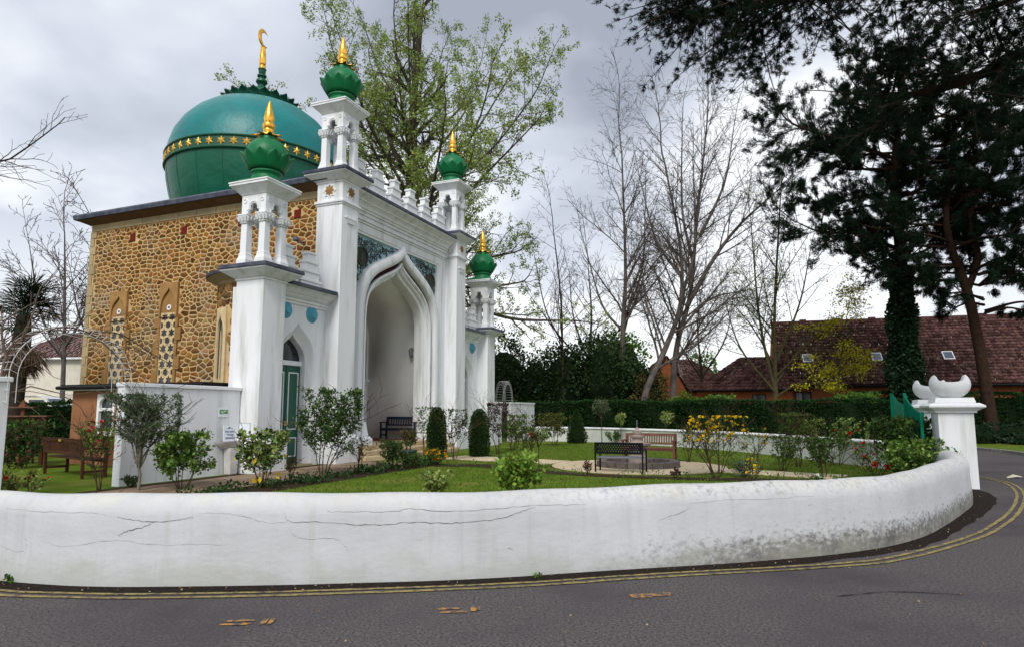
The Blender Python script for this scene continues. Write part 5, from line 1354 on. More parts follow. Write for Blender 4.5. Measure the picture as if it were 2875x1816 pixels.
hedge('clipped_hedge', (-2.5, 44), (21, 34.6), 2.25, 1.2, 60000, 'long clipped dark green hedge behind the garden', HEDG, .10, 51)
hedge('roadside_hedge', (20.5, 39.5), (50, 40), 2.6, 1.4, 26000, 'tall dark hedge across the road at the right edge', HEDG, .13, 52, .2)
hedge('back_hedge', (-26, 28), (-11.5, 26.5), 2.0, 1.0, 14000, 'dark hedge in front of the white van at far left', HEDG, .11, 53, .1)
def shrub_mass(label, blobs, n, leaf, size, seed, group, twigs=0):
    rg = np.random.default_rng(seed); e_ = tag(empty('evergreen_shrub', (0, 0, 0)), label, 'shrub', group); Cs = []; Ds = []
    tot = sum(b[3] * b[4] for b in blobs)
    for x, y, z, r, h in blobs:
        k = int(n * r * h / tot); u = unit_rand(rg, k); u[:, 2] = np.abs(u[:, 2]) * np.where(rg.random(k) < .75, 1, -1)
        sc = 1 + .22 * np.sin(u[:, 0] * 7 + x) * np.sin(u[:, 1] * 6 + y) + .15 * np.sin(u[:, 2] * 9 + x * 2); rr = rg.uniform(.80, 1.03, k) * sc
        Cs.append(np.stack([x + u[:, 0] * r * rr, y + u[:, 1] * r * rr, z + u[:, 2] * h * rr], 1)); Ds.append(u + unit_rand(rg, k) * .7)
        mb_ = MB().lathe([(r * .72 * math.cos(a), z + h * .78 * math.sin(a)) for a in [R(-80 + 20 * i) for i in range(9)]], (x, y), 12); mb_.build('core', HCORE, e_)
    C = np.concatenate(Cs); D = np.concatenate(Ds); C[:, 2] = np.maximum(C[:, 2], .03)
    leaf_mesh('foliage', C, D, rg.uniform(.6, 1.35, len(C)) * size, leaf, e_, rg, .36)
    return e_
shrub_mass('tall dark laurel shrubs beside the far end of the mosque', [(-3.6, 49, 3.2, 2.6, 4.0), (-.6, 48.5, 3.3, 2.4, 3.6), (1.8, 48, 2.7, 2.2, 3.0)], 14000, LAUR, .20, 61, 'dark shrubs behind the garden')
shrub_mass('dark laurel shrubs in the middle behind the clipped hedge', [(3.9, 47.5, 3.0, 2.3, 3.5), (6.3, 46.5, 3.2, 2.2, 3.6), (8.4, 46.5, 2.6, 1.9, 3.1)], 14000, LAUR, .20, 62, 'dark shrubs behind the garden')
OLIVEB = mat('olive_brown_leaf', (.085, .075, .022), .6, island=.5, hue=.04)
shrub_mass('brownish green shrub at the end of the dark laurels', [(9.6, 45.2, 1.9, 1.5, 2.1)], 4500, OLIVEB, .15, 63, 'dark shrubs behind the garden')
BRIGHT = mat('bright_leaf', (.10, .19, .03), .6, island=.5, hue=.03, transl=.35)
shrub_mass('bright green tree in leaf far behind the leaning trunks', [(11.0, 66, 5.2, 3.0, 4.8)], 2600, BRIGHT, .3, 64, 'green trees in the distance')
shrub_mass('bright green tree top between the two brick houses', [(22.0, 75, 4.2, 2.6, 3.6)], 2200, BRIGHT, .3, 65, 'green trees in the distance')
shrub_mass('low leafy green bushes showing above the hedge before the gabled house', [(11.5, 43, 1.9, 1.1, .9), (13.4, 42, 1.9, 1.2, .8), (20, 37.6, 1.9, 1.2, .9)], 4000, BRIGHT, .14, 66, 'green bushes above the hedge')
shrub_mass('dark undergrowth at the foot of the roadside pine', [(23.6, 33.5, .3, 1.3, .7), (26, 33.6, .3, 1.6, .8), (28.6, 33.4, .3, 1.5, .9), (25.0, 31.8, .2, .9, .35)], 5000, IVY, .12, 67, 'undergrowth by the road')
# palm at the far left
PALMG = mat('palm_leaf', (.018, .032, .016), .6, island=.5, hue=.03); PALMD = mat('palm_dead', (.11, .08, .05), .8, island=.4)
pm = tag(empty('palm_tree', (-17.0, 22.3, 0)), 'shaggy fan palm at the left edge', 'palm')
MB().lathe([(.22, 0), (.20, 1.5), (.24, 3), (.28, 4.2), (.20, 5.0)], n=10).build('trunk', BARKD, pm, smooth=True)
rp = random.Random(8)
for nF, m_, zr, el0, el1, nm in ((60, PALMG, 5.0, -25, 75, 'frond'), (22, PALMD, 4.3, -80, -35, 'dead_frond')):
    for i in range(nF):
        a = rp.uniform(0, 6.283); el = R(rp.uniform(el0, el1)); L_ = rp.uniform(1.0, 1.4); d = Vector((math.cos(a) * math.cos(el), math.sin(a) * math.cos(el), math.sin(el))); b = Vector((0, 0, zr + rp.uniform(-.4, .4)))
        mb_ = MB(); end = b + d * L_ * .62; mb_.tube([tuple(b), tuple(end)], .015, 4)
        side = d.cross(Vector((0, 0, 1))).normalized(); nv = side.cross(d)
        for k in range(15):
            t_ = R(-75 + 150 * k / 14); dd = (d * math.cos(t_) + side * math.sin(t_) + nv * rp.uniform(-.12, .12) + Vector((0, 0, -.12))).normalized(); w_ = dd.cross(nv).normalized() * .022; tip = end + dd * L_ * .62 * rp.uniform(.85, 1.1); tip.z -= .12
            mid = end + dd * L_ * .32; mb_.add([tuple(end), tuple(mid - w_), tuple(tip), tuple(mid + w_)], [(0, 1, 2, 3)])
        mb_.build(nm, m_, pm, fix=False)
# bare climber over the left hoop arch
vn = tag(empty('bare_vine', (0, 0, 0)), 'leafless climber sprawling over the left hoop arch', 'vine')
t = Tree(77, (.25, .22, .2, .15), (.16, .24, .28, .3), (.02, .0, 0, 0), (.5, .5, .5, .5), (40, 45, 50, 45), (.15, .1, .1, 0), (2.4, 2.2, 1.6, 0), 2, minr=.006, crat=.55)
def hp(f, j=0): a = math.pi * f; return tuple(Vector(wp(-8.3 - 1.3 * math.cos(a), .9 + j, 2.36 + 1.12 * math.sin(a))))
t.limb([wp(-9.75, .8, 0), wp(-9.7, .85, 1.2), hp(.02), hp(.2, .1), hp(.4, -.1), hp(.62, .1), hp(.85)], .04, .012, 0)
t.limb([wp(-9.8, 1.0, 0), wp(-9.65, 1.1, 1.4), hp(.06, .2), hp(.3, .2), hp(.55, .2)], .04, .012, 0); t.limb([hp(.1), wp(-9.6, 1.0, 3.4), wp(-9.0, 1.2, 3.9)], .03, .01, 0); t.limb([hp(.6), wp(-7.0, 1.2, 3.5), wp(-6.1, 1.4, 3.2), wp(-5.3, 1.5, 2.9)], .022, .008, 0)
seg_mesh('stems', t.segs, mat('vine_bark', (.16, .12, .095), .9, (.09, .065, .05), 8), vn, 5)['kind'] = 'stuff'

# --- garden plants
LG = mat('leaf_green', (.085, .165, .03), .55, island=.5, hue=.03, transl=.2); LD = mat('leaf_dark', (.034, .068, .022), .5, island=.55, hue=.03, transl=.15); LO = mat('leaf_olive', (.115, .15, .085), .6, island=.45, hue=.02, transl=.15)
LV = mat('leaf_variegated', (.22, .29, .08), .55, island=.5, hue=.03, transl=.2); LYEL = mat('leaf_yellow', (.62, .42, .03), .6, island=.2, transl=.2); LRED = mat('leaf_red', (.105, .045, .028), .55, island=.5, hue=.03, transl=.2)
LPUR = mat('leaf_purple', (.055, .018, .028), .55, island=.5, hue=.02); LLIME = mat('leaf_lime', (.20, .32, .05), .55, island=.35, hue=.03, transl=.3); LCYP = mat('leaf_cypress', (.030, .062, .016), .7, island=.5, hue=.02)
FYEL = mat('bloom_yellow', (.85, .58, .02), .6, island=.2); FRED = mat('bloom_red', (.55, .02, .02), .55, island=.25); FORA = mat('bloom_orange', (.78, .30, .01), .6, island=.25); FWHI = mat('bloom_white', (.8, .8, .75), .6); FPNK = mat('bloom_pink', (.50, .07, .08), .6, island=.3)
STEM = mat('stem', (.07, .05, .03), .9); STEMG = mat('stem_green', (.06, .075, .03), .8)
BLO = {}
def bloom(m_, parent, p, r):
    if m_.name not in BLO:
        mb_ = MB()
        for ring, (n_, rr, zz) in enumerate(((6, 1.0, .15), (5, .65, .5), (3, .3, .75))):
            for i in range(n_):
                a = 2 * math.pi * i / n_ + ring; c_, s_ = math.cos(a), math.sin(a)
                mb_.add([(0, 0, 0), (rr * .6 * c_ - .38 * s_, rr * .6 * s_ + .38 * c_, zz * .7), (rr * c_, rr * s_, zz), (rr * .6 * c_ + .38 * s_, rr * .6 * s_ - .38 * c_, zz * .7)], [(0, 1, 2, 3)])
        o = mb_.build('bloom', m_, parent, fix=False); BLO[m_.name] = o
    else: o = inst(BLO[m_.name], 'bloom', parent)
    o.location = p; o.rotation_euler = (rp.uniform(-.9, .9), rp.uniform(-.9, .9), rp.uniform(0, 6)); o.scale = (r,) * 3
    return o
def plant(name, label, x, y, h, r, leaf, nleaf, lsize, seed, stems=5, bare_to=.25, leaf2=None, f2=0, fl=None, nfl=0, fsize=.05, cat='shrub', group='garden shrubs and roses', asp=.36, shape='vase', stemr=.012, flz=.6, z0=0.0, lstem=None):
    rg = np.random.default_rng(seed); r_ = random.Random(seed)
    e_ = tag(empty(name, (x, y, z0)), label, cat, group); segs = []; pts = []
    def branch(p, d, L, rad, lev):
        n = 5; st = L / n
        for i in range(n):
            d = vnorm((d[0] + r_.gauss(0, .16), d[1] + r_.gauss(0, .16), d[2] + r_.gauss(0, .10) + .05)); q = tuple(p[k] + d[k] * st for k in range(3)); segs.append((p, q, rad * (1 - .12 * i), rad * (1 - .12 * (i + 1))))
            if q[2] > h * bare_to: pts.append((q, d)); pts.append((tuple((p[k] + q[k]) / 2 for k in range(3)), d))
            if lev < 2 and i >= 1:
                for _ in range(2 if lev == 0 else 1):
                    a = r_.uniform(0, 6.283); c = vnorm((d[0] + .9 * math.cos(a), d[1] + .9 * math.sin(a), d[2] * .7 + .15)); branch(q, c, L * r_.uniform(.3, .5), rad * .6, lev + 1)
            p = q
    if shape == 'olive':
        segs.append(((0, 0, 0), (.02, 0, h * .18), stemr * 1.9, stemr * 1.5)); segs.append(((.02, 0, h * .18), (-.01, 0, h * .24), stemr * 1.5, stemr * 1.4)); start = (-.01, 0, h * .24); hh = h * .74
    elif shape == 'standard':
        segs.append(((0, 0, 0), (0, 0, h * .55), stemr * 1.4, stemr * 1.2)); start = (0, 0, h * .55); hh = h * .45
    else: start = None; hh = h
    for i in range(stems):
        a = 2 * math.pi * i / stems + r_.uniform(-.4, .4); sp = r / max(hh, .01) * r_.uniform(.3, 1.0); p = start or (r * .12 * math.cos(a), r * .12 * math.sin(a), 0)
        branch(p, vnorm((math.cos(a) * sp, math.sin(a) * sp, 1)), hh * r_.uniform(.75, 1.0) / math.sqrt(1 + sp * sp) * 1.02, stemr, 0)
    S = np.array([q[0] for q in pts]); D = np.array([q[1] for q in pts]); rad = np.hypot(S[:, 0], S[:, 1]); k = np.minimum(1, r * 1.05 / np.maximum(rad, 1e-6)); S[:, 0] *= k; S[:, 1] *= k; S[:, 2] = np.minimum(S[:, 2], h * 1.03)
    seg_mesh('stems', segs, lstem or STEM, e_, 4)['kind'] = 'stuff'
    def lv(n, m_, nm):
        ii = rg.integers(0, len(S), n); leaf_mesh(nm, S[ii] + rg.normal(0, lsize * .35, (n, 3)), D[ii] * .4 + unit_rand(rg, n), rg.uniform(.6, 1.25, n) * lsize, m_, e_, rg, asp)
    nleaf = int(nleaf * 2.7); lsize *= .82; lv(int(nleaf * (1 - f2)), leaf, 'foliage')
    if leaf2 and f2 > 0: lv(max(1, int(nleaf * f2)), leaf2, 'tinted_foliage')
    if fl:
        hi = [p for p in S if p[2] > h * flz]
        for i in range(nfl):
            p = hi[r_.randrange(len(hi))] if hi else S[r_.randrange(len(S))]; bloom(fl, e_, (p[0] + r_.gauss(0, .02), p[1] + r_.gauss(0, .02), p[2] + .01), fsize * r_.uniform(.75, 1.25))
    return e_
plant('rose_bush', 'large bronze and dark green rose bush at the lower left edge', -11.15, 14.3, 1.3, .62, LD, 900, .10, 1, 8, .1, LRED, .3)
plant('rose_bush', 'small copper-tipped rose just behind the wall at lower left', -9.75, 13.2, .5, .38, LV, 120, .08, 2, 4, .3, LRED, .25, FRED, 3, .05)
plant('rose_bush', 'pink-tipped rose in front of the end of the screen wall', -8.82, 14.1, 1.42, .30, LG, 150, .06, 3, 6, .35, LRED, .25, FPNK, 16, .05)
ol = plant('olive_tree', 'small grey-green olive tree in front of the white screen wall', -7.95, 14.04, 1.95, .66, LO, 3000, .085, 4, 9, .22, LD, .3, cat='tree', asp=.17, shape='olive', stemr=.022, lstem=mat('olive_bark', (.22, .20, .16), .9, (.13, .12, .10), 8))
plant('camellia_shrub', 'glossy mid-green shrub beside the olive tree', -7.15, 14.29, 1.15, .58, LG, 900, .11, 5, 6, .2, LV, .25)
plant('box_ball', 'tiny dark clipped ball at the foot of the olive tree', -8.42, 14.55, .26, .17, LD, 500, .035, 6, 8, 0)
plant('variegated_shrub', 'pale green shrub with bright yellow leaves before the mosque pier', -5.62, 14.8, 1.15, .46, LV, 480, .12, 7, 7, .2, LD, .3, FYEL, 0)
vs_ = bpy.data.objects['variegated_shrub']; rg7 = np.random.default_rng(70); leaf_mesh('yellow_leaves', rg7.normal(0, 1, (26, 3)) * np.array([.32, .3, .25]) + np.array([0, 0, .45]), unit_rand(rg7, 26) + np.array([0, 0, -.6]), .15, LYEL, vs_, rg7, .3)
plant('mahonia_shrub', 'tall spiky dark evergreen shrub before the main mosque pier', -4.98, 17.39, 2.15, .82, LD, 1700, .12, 8, 6, .22, LG, .35, asp=.22, stemr=.016)
plant('rose_bush', 'thin pruned rose stems by the green door', -5.55, 16.49, .55, .2, LD, 60, .06, 9, 4, .4, LRED, .3)
plant('rose_bush', 'bare slanting rose stems below the portal steps', -4.3, 18.4, .9, .3, LD, 60, .07, 10, 4, .5)
pt_ = tag(empty('flower_pot', (-3.35, 21.2, 0)), 'grey-green glazed pot at the foot of the portal steps', 'pot'); MB().lathe([(.17, 0), (.24, .25), (.27, .40), (.29, .42), (.28, .46), (.22, .45)], n=20).build('pot_body', mat('glaze', (.05, .075, .07), .4), pt_, smooth=True)
plant('pink_shrub', 'reddish pink leaved shrub growing in the grey-green pot', -3.35, 21.2, .62, .36, LRED, 420, .06, 11, 6, .15, LG, .35, z0=.42)
plant('mixed_shrub', 'low dark shrub in the bed left of the orange flowers', -3.5, 19.2, .8, .5, LD, 700, .07, 12, 7, .05, LG, .3)
plant('heather_clump', 'low mound of mixed green foliage by the lawn edge', -3.0, 19.6, .45, .45, LG, 500, .05, 13, 7, 0, LD, .4)
plant('orange_flowers', 'clump of bright orange flowers at the lawn corner', -2.45, 20.9, .5, .42, LG, 380, .06, 14, 9, 0, fl=FORA, nfl=42, fsize=.05, flz=.3, cat='flowers')
plant('rose_bush', 'dark-leaved rose between the two clipped cypresses', -2.0, 22.8, 1.68, .40, LD, 360, .075, 15, 5, .45, LRED, .2)
plant('rose_bush', 'lanky rose in front of the portal bench', -3.3, 24.6, 1.75, .3, LG, 130, .09, 16, 3, .55)
plant('purple_shrub', 'dark purple leaved shrub beside the far end of the mosque', -.55, 25.8, 1.9, .36, LPUR, 480, .08, 17, 5, .35, LD, .2)
plant('green_shrub', 'fresh green shrub in front of the far hoop arch', .0, 28.4, 1.25, .55, LG, 800, .08, 18, 7, .05, LD, .4)
plant('rose_bush', 'copper-tipped roses in front of the white screen wall', .31, 19.63, 1.5, .36, LG, 330, .075, 19, 5, .35, LRED, .35, FRED, 3, .06)
plant('rose_bush', 'standard rose with thin stem beside the cream path', .80, 19.63, 1.15, .33, LG, 260, .07, 20, 5, .3, LV, .3, shape='standard')
plant('brown_shrub', 'brownish shrub against the far garden wall', 2.1, 32.4, 1.5, .75, OLIVEB, 800, .09, 21, 7, .1, LG, .3)
plant('tree_sapling', 'staked wispy sapling in front of the clipped hedge', 4.83, 35.2, 2.2, .42, LO, 420, .08, 23, 5, .4, shape='standard')
plant('rose_bush', 'standard rose with pale leaves left of the wooden bench', 5.6, 33.6, 1.5, .36, LV, 200, .10, 24, 4, .4, shape='standard')
plant('rose_bush', 'standard rose with pale leaves directly behind the wooden bench', 7.7, 32.6, 1.6, .45, LV, 220, .11, 25, 4, .4, shape='standard')
plant('green_shrub', 'low pale shrub at the foot of the far wall', 5.4, 34.4, .62, .42, LG, 220, .09, 26, 5, .2)
plant('rose_bush', 'sparse dark rose beside the right end of the wooden bench', 5.85, 21.77, 1.15, .32, LD, 110, .07, 27, 5, .3)
plant('azalea_bush', 'open shrub covered in bright yellow blossom', 5.26, 16.93, 1.5, .72, LD, 420, .055, 28, 9, .5, LV, .3, FYEL, 150, .046, flz=.60, stemr=.014)
plant('azalea_bush', 'slim shrub with a few yellow blossoms right of the bright yellow one', 7.0, 18.9, 1.15, .30, LG, 110, .06, 29, 4, .5, fl=FYEL, nfl=16, fsize=.055, flz=.6)
plant('forsythia_sprig', 'thin yellow-flowered sprig close behind the wall', 5.41, 14.9, .6, .13, LV, 30, .05, 30, 3, .2, fl=FYEL, nfl=16, fsize=.035, flz=.15)
plant('rose_bush', 'round-headed rose on dark stems in front of the garden wall', 8.77, 20.12, 1.55, .47, LG, 900, .06, 31, 7, .45, LRED, .35)
plant('rose_bush', 'loose green rose in the middle of the right-hand bed', 7.66, 18.6, .9, .5, LG, 320, .075, 32, 6, .25, LD, .3)
plant('green_shrub', 'leafy upright shrub near the wall in the right-hand bed', 8.0, 16.9, .95, .45, LG, 620, .07, 33, 7, .05, LD, .4)
plant('rose_bush', 'tall yellow-green rose with a red bloom by the garden wall', 10.2, 20.6, 1.4, .85, LV, 650, .085, 34, 7, .3, LG, .4, FRED, 3, .07)
plant('big_rose_bush', 'dense dark bush with bronze tips in front of the near gate pillar', 9.75, 15.9, 1.42, .85, LD, 2300, .12, 35, 13, .0, LG, .35)
plant('big_rose_bush', 'dense mid-green bush low in front of the near gate pillar', 9.15, 14.8, 1.0, .66, LG, 1400, .10, 351, 10, .0, LV, .25)
plant('red_flowers', 'low plants with scarlet flowers left of the dense bush', 8.75, 15.9, .85, .38, LG, 220, .07, 36, 6, .1, LD, .3, FRED, 14, .08, flz=.3, cat='flowers')
plant('laurel_sprig', 'bright lime-green bush peeping over the middle of the wall', .09, 12.4, .78, .5, LLIME, 420, .13, 37, 7, .15, LG, .12)
plant('laurel_sprig', 'small pale leafy sprig peeping over the wall left of centre', -1.50, 12.7, .5, .28, LV, 90, .11, 38, 4, .2)
plant('white_flowers', 'low white-flowered plant close behind the wall', 7.0, 15.1, .25, .24, LG, 80, .06, 39, 5, 0, fl=FWHI, nfl=8, fsize=.045, flz=.2, cat='flowers')
plant('rose_stump', 'tiny dark red rose stump at the edge of the cream path', 4.19, 16.75, .24, .2, LPUR, 60, .06, 40, 4, .1)
plant('rose_stump', 'tiny bare rose in front of the black metal bench', 2.03, 17.67, .36, .2, LRED, 40, .06, 41, 4, .1)
plant('iris_clump', 'blue-green clump of sword leaves beside the yellow shrub', 5.99, 17.0, .34, .18, LO, 90, .25, 42, 8, 0, asp=.06, cat='plant')
plant('wall_weed', 'small green weed at the foot of the wall at lower left', -5.02, 6.70, .07, .06, LG, 22, .05, 43, 4, 0, cat='plant', group='weeds in the gutter')
plant('wall_weed', 'small weed with dead leaves in the gutter below the wall', .26, 6.88, .04, .06, LG, 12, .04, 44, 3, 0, OLIVEB, .6, cat='plant', group='weeds in the gutter')
plant('leafy_shrub', 'broad-leaved shrub below the brown annex at left', -14.6, 19.6, 1.3, .8, LG, 700, .14, 45, 7, .0, LD, .5)
plant('bamboo_clump', 'yellow-green fern tuft behind the long brown bench', -12.6, 19.8, 1.1, .5, LLIME, 260, .10, 46, 7, .4)
for k in range(26):   # small bedding along the borders
    pass
# clipped columns and a conical conifer
def clipped(name, x, y, h, r, label, cone=False, seed=1, n=4200):
    rg = np.random.default_rng(seed); e_ = tag(empty(name, (x, y, 0)), label, 'conifer', 'clipped conifers')
    prof_ = [(r * .85, 0), (r, h * .2), (r * .98, h * .55), (r * .8, h * .8), (r * .5, h * .94), (.03, h)] if not cone else [(r * .8, 0), (r, h * .15), (r * .72, h * .45), (r * .4, h * .75), (.02, h)]
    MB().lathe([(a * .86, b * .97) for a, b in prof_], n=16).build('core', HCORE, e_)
    zz = np.sort(rg.random(n)) * h; zs = [b for a, b in prof_]; rs_ = [a for a, b in prof_]; rr = np.interp(zz, zs, rs_) * rg.uniform(.86, 1.05, n); a = rg.uniform(0, 6.283, n)
    rr *= 1 + .06 * np.sin(a * 3 + zz * 5)
    C = np.stack([rr * np.cos(a), rr * np.sin(a), zz], 1); leaf_mesh('foliage', C, np.stack([np.cos(a), np.sin(a), np.full(n, .9)], 1) + unit_rand(rg, n) * .6, rg.uniform(.04, .09, n), LCYP, e_, rg, .25)
clipped('clipped_cypress', -2.75, 23.9, 1.82, .33, 'clipped cypress column in front of the portal right pier', False, 71)
clipped('clipped_cypress', -1.23, 24.45, 1.75, .36, 'clipped cypress column at the corner of the cream path', False, 72)
clipped('conical_conifer', 3.45, 34.9, 1.8, .55, 'cone-shaped conifer in front of the low garden wall', True, 73)
# lawn blades and daisies
rgl = np.random.default_rng(90); nB = 90000
pts = np.stack([rgl.uniform(-15, 11, nB), rgl.uniform(8, 34, nB)], 1)
def in_poly(P, poly):
    x, y = P[:, 0], P[:, 1]; ins = np.zeros(len(P), bool); n = len(poly)
    for i in range(n):
        x0, y0 = poly[i]; x1, y1 = poly[(i + 1) % n]
        if y0 == y1: continue
        c = ((y0 > y) != (y1 > y)) & (x < (x1 - x0) * (y - y0) / (y1 - y0) + x0); ins ^= c
    return ins
inner = [tuple(off(-.55, i))[:2] for i in range(len(BV))] + [(10.6, 17.0), (10.7, 21), (9.8, 26), (8.2, 30.5), (5.5, 34), (1.2, 36), (-4, 34), (-16, 30), (-18, 16)]
ok = in_poly(pts, inner)
rel = pts - np.array([ORG.x, ORG.y]); uu = rel @ np.array([UX.x, UX.y]); ww = rel @ np.array([WX.x, WX.y])
ok &= ~((uu > -9.5) & (uu < 1.3) & (ww > -3.1)) & ~((uu >= 1.3) & (ww > -1.4) & (uu < 13)) & ~(np.hypot(uu - 2.7, ww + 9.05) < 2.75)
ok &= ~((ww < -1.4) & (ww > -6.6) & (np.abs(uu - (4.05 + (ww + 1.9) * .21)) < .85)) & ~((ww < -11.3) & (ww > -14.7) & (np.abs(uu - (2.15 + (ww + 11.6) * .28)) < .68)) & ~in_poly(np.stack([uu, ww], 1), bedp)
pts = pts[ok]; n = len(pts); a = rgl.uniform(0, 6.283, n); Hh = rgl.uniform(.025, .06, n); le = rgl.normal(0, .02, (n, 2))
b3 = np.concatenate([pts, np.zeros((n, 1))], 1); sd = np.stack([np.cos(a), np.sin(a), np.zeros(n)], 1) * .012
V = np.stack([b3 - sd, b3 + sd, b3 + np.concatenate([le, Hh[:, None]], 1)], 1).reshape(-1, 3)
BLADE = mat('grass_blade', (.085, .16, .02), .8, island=.4, hue=.03, transl=.2, col2=(.12, .16, .03), scale=.5)
gb = np_mesh('lawn_grass', V, np.arange(3 * n).reshape(n, 3), BLADE); tag(gb, 'short mown grass of the garden lawns', 'grass', kind='stuff')
nD = 420; ii = rgl.integers(0, n, nD); C = b3[ii]; sel = (C[:, 1] < 18) | (rgl.random(nD) < .3); C = C[sel]; clus = C[rgl.integers(0, len(C), 260)] + np.concatenate([rgl.normal(0, .25, (260, 2)), np.full((260, 1), .05)], 1)
dz = np_mesh('lawn_daisies', np.stack([clus + np.array(o) * .014 for o in ((1, 0, 0), (0, 1, 0), (-1, 0, .3), (0, -1, .2))], 1).reshape(-1, 3), np.arange(4 * len(clus)).reshape(-1, 4), FWHI); tag(dz, 'tiny white daisies and petals scattered over the lawn', 'flowers', kind='stuff')
# low bedding leaves in the borders
nb_ = 4200; U = rgl.uniform(-8.5, 1.2, nb_); Wd = rgl.uniform(-3.05, -2.25, nb_); cl = (np.sin(U * 2.3) + np.sin(U * 5.1 + 1) > -.2); U, Wd = U[cl], Wd[cl]
C = np.stack([ORG.x + UX.x * U + WX.x * Wd, ORG.y + UX.y * U + WX.y * Wd, rgl.uniform(.01, .22, len(U)) * (.6 + .5 * np.sin(U * 3.3) ** 2)], 1)
bed = leaf_mesh('border_foliage', C, unit_rand(rgl, len(C)) + np.array([0, 0, .6]), rgl.uniform(.04, .10, len(C)), LD, None, rgl, .35); tag(bed, 'low ground cover along the border before the mosque', 'ground cover', kind='stuff')
bp = np.array(bedp); k = rgl.integers(0, len(bp), 1500); cen = np.array([.0, -9]); q = bp[k] * .93 + np.array([.2, -9]) * .07 + rgl.normal(0, .14, (1500, 2)); C = np.stack([ORG.x + UX.x * q[:, 0] + WX.x * q[:, 1], ORG.y + UX.y * q[:, 0] + WX.y * q[:, 1], rgl.uniform(.01, .16, 1500)], 1)
cl = np.sin(q[:, 1] * 3.7) + np.sin(q[:, 1] * 9.1) > .1; bed = leaf_mesh('bed_foliage', C[cl], unit_rand(rgl, cl.sum()) + np.array([0, 0, .8]), rgl.uniform(.03, .08, cl.sum()), LG, None, rgl, .3); tag(bed, 'low ground cover in the curved bed beside the cream path', 'ground cover', kind='stuff')

# leaf litter and grit on the road, thickest along the wall
nl = 520; jj = rgl.integers(0, len(BV) - 1, nl); dd_ = np.where(rgl.random(nl) < .6, rgl.uniform(.01, .25, nl), rgl.uniform(.2, 3.2, nl))
C = np.array([tuple(off(float(dd_[i]), int(jj[i]))) for i in range(nl)]) + np.concatenate([rgl.normal(0, .08, (nl, 2)), np.full((nl, 1), .012)], 1)
Dv = unit_rand(rgl, nl) * np.array([1, 1, .12]); lt_ = leaf_mesh('leaf_litter', C, Dv, rgl.uniform(.008, .03, nl), mat('dead_leaf', (.22, .16, .09), .9, island=.6, hue=.02), None, rgl, .35, .05); tag(lt_, 'scattered dead leaves and grit on the road beside the wall', 'litter', kind='stuff')
# ================================================================== BUILDINGS AROUND, VEHICLES
ROOFT = mat('roof_tile', (.080, .040, .036), .85, (.17, .10, .092), 5.5, lo=.5, hi=.72, bump=.5, bscale=10, island=.55, hue=.01, col3=(.07, .04, .035), scale3=.6); BRICKO = mat('orange_brick', (.36, .125, .05), .9, (.26, .085, .035), 5, bump=.3, bscale=18); RENDER = mat('cream_render', (.72, .68, .58), .9, (.64, .60, .52), 2, bump=.1); BROWNR = mat('brown_render', (.30, .145, .075), .92, (.26, .12, .06), 3, bump=.5, bscale=60)
BLACKF = mat('black_fascia', (.012, .012, .014), .4); FRAMEW = mat('window_white', (.78, .78, .78), .5); SKYG = mat('skylight_glass', (.16, .19, .23), .05, spec=.9, metal=.6); INTER = mat('curtain', (.30, .32, .33), .8, (.16, .17, .18), 3)
def tile_roof(name, m_, parent, p_eave0, p_eave1, p_rid0, p_rid1, nu, nv, amp=.03, lap=.05):
    """stepped, rippled courses of tiles between eave and ridge"""
    A, B, C_, D_ = [Vector(p) for p in (p_eave0, p_eave1, p_rid1, p_rid0)]; nrm = (B - A).cross(D_ - A).normalized()
    if nrm.z < 0: nrm = -nrm
    sub = 3; Vv = []; Ff = []
    for j in range(nv):
        for i in range(nu):
            o = len(Vv)
            for e, hh in ((0, 0.0), (0, lap), (1, .01)):
                t_ = min(1, (j + e * 1.04) / nv)
                for k in range(sub + 1):
                    s_ = (i + .02 + .96 * k / sub) / nu; p = A.lerp(B, s_).lerp(D_.lerp(C_, s_), t_); ph = k / sub
                    Vv.append(tuple(p + nrm * (hh + amp * math.sin(ph * math.pi) + .012 * ((i * 7 + j * 13) % 5) / 5)))
            for r_ in (0, 1):
                for k in range(sub): Ff.append((o + r_ * (sub + 1) + k, o + r_ * (sub + 1) + k + 1, o + (r_ + 1) * (sub + 1) + k + 1, o + (r_ + 1) * (sub + 1) + k))
    o_ = np_mesh(name, Vv, Ff, m_, parent); o_['kind'] = 'stuff'; return o_
def house_box(parent, p0, d, L_, dep, h, m_, name='wall'):
    nn = Vector((-d.y, d.x, 0)); q = [p0, p0 + d * L_, p0 + d * L_ + nn * dep, p0 + nn * dep]
    return MB().add([(v.x, v.y, -.05) for v in q] + [(v.x, v.y, h) for v in q], [(3, 2, 1, 0), (4, 5, 6, 7), (0, 1, 5, 4), (1, 2, 6, 5), (2, 3, 7, 6), (3, 0, 4, 7)]).build(name, m_, parent)
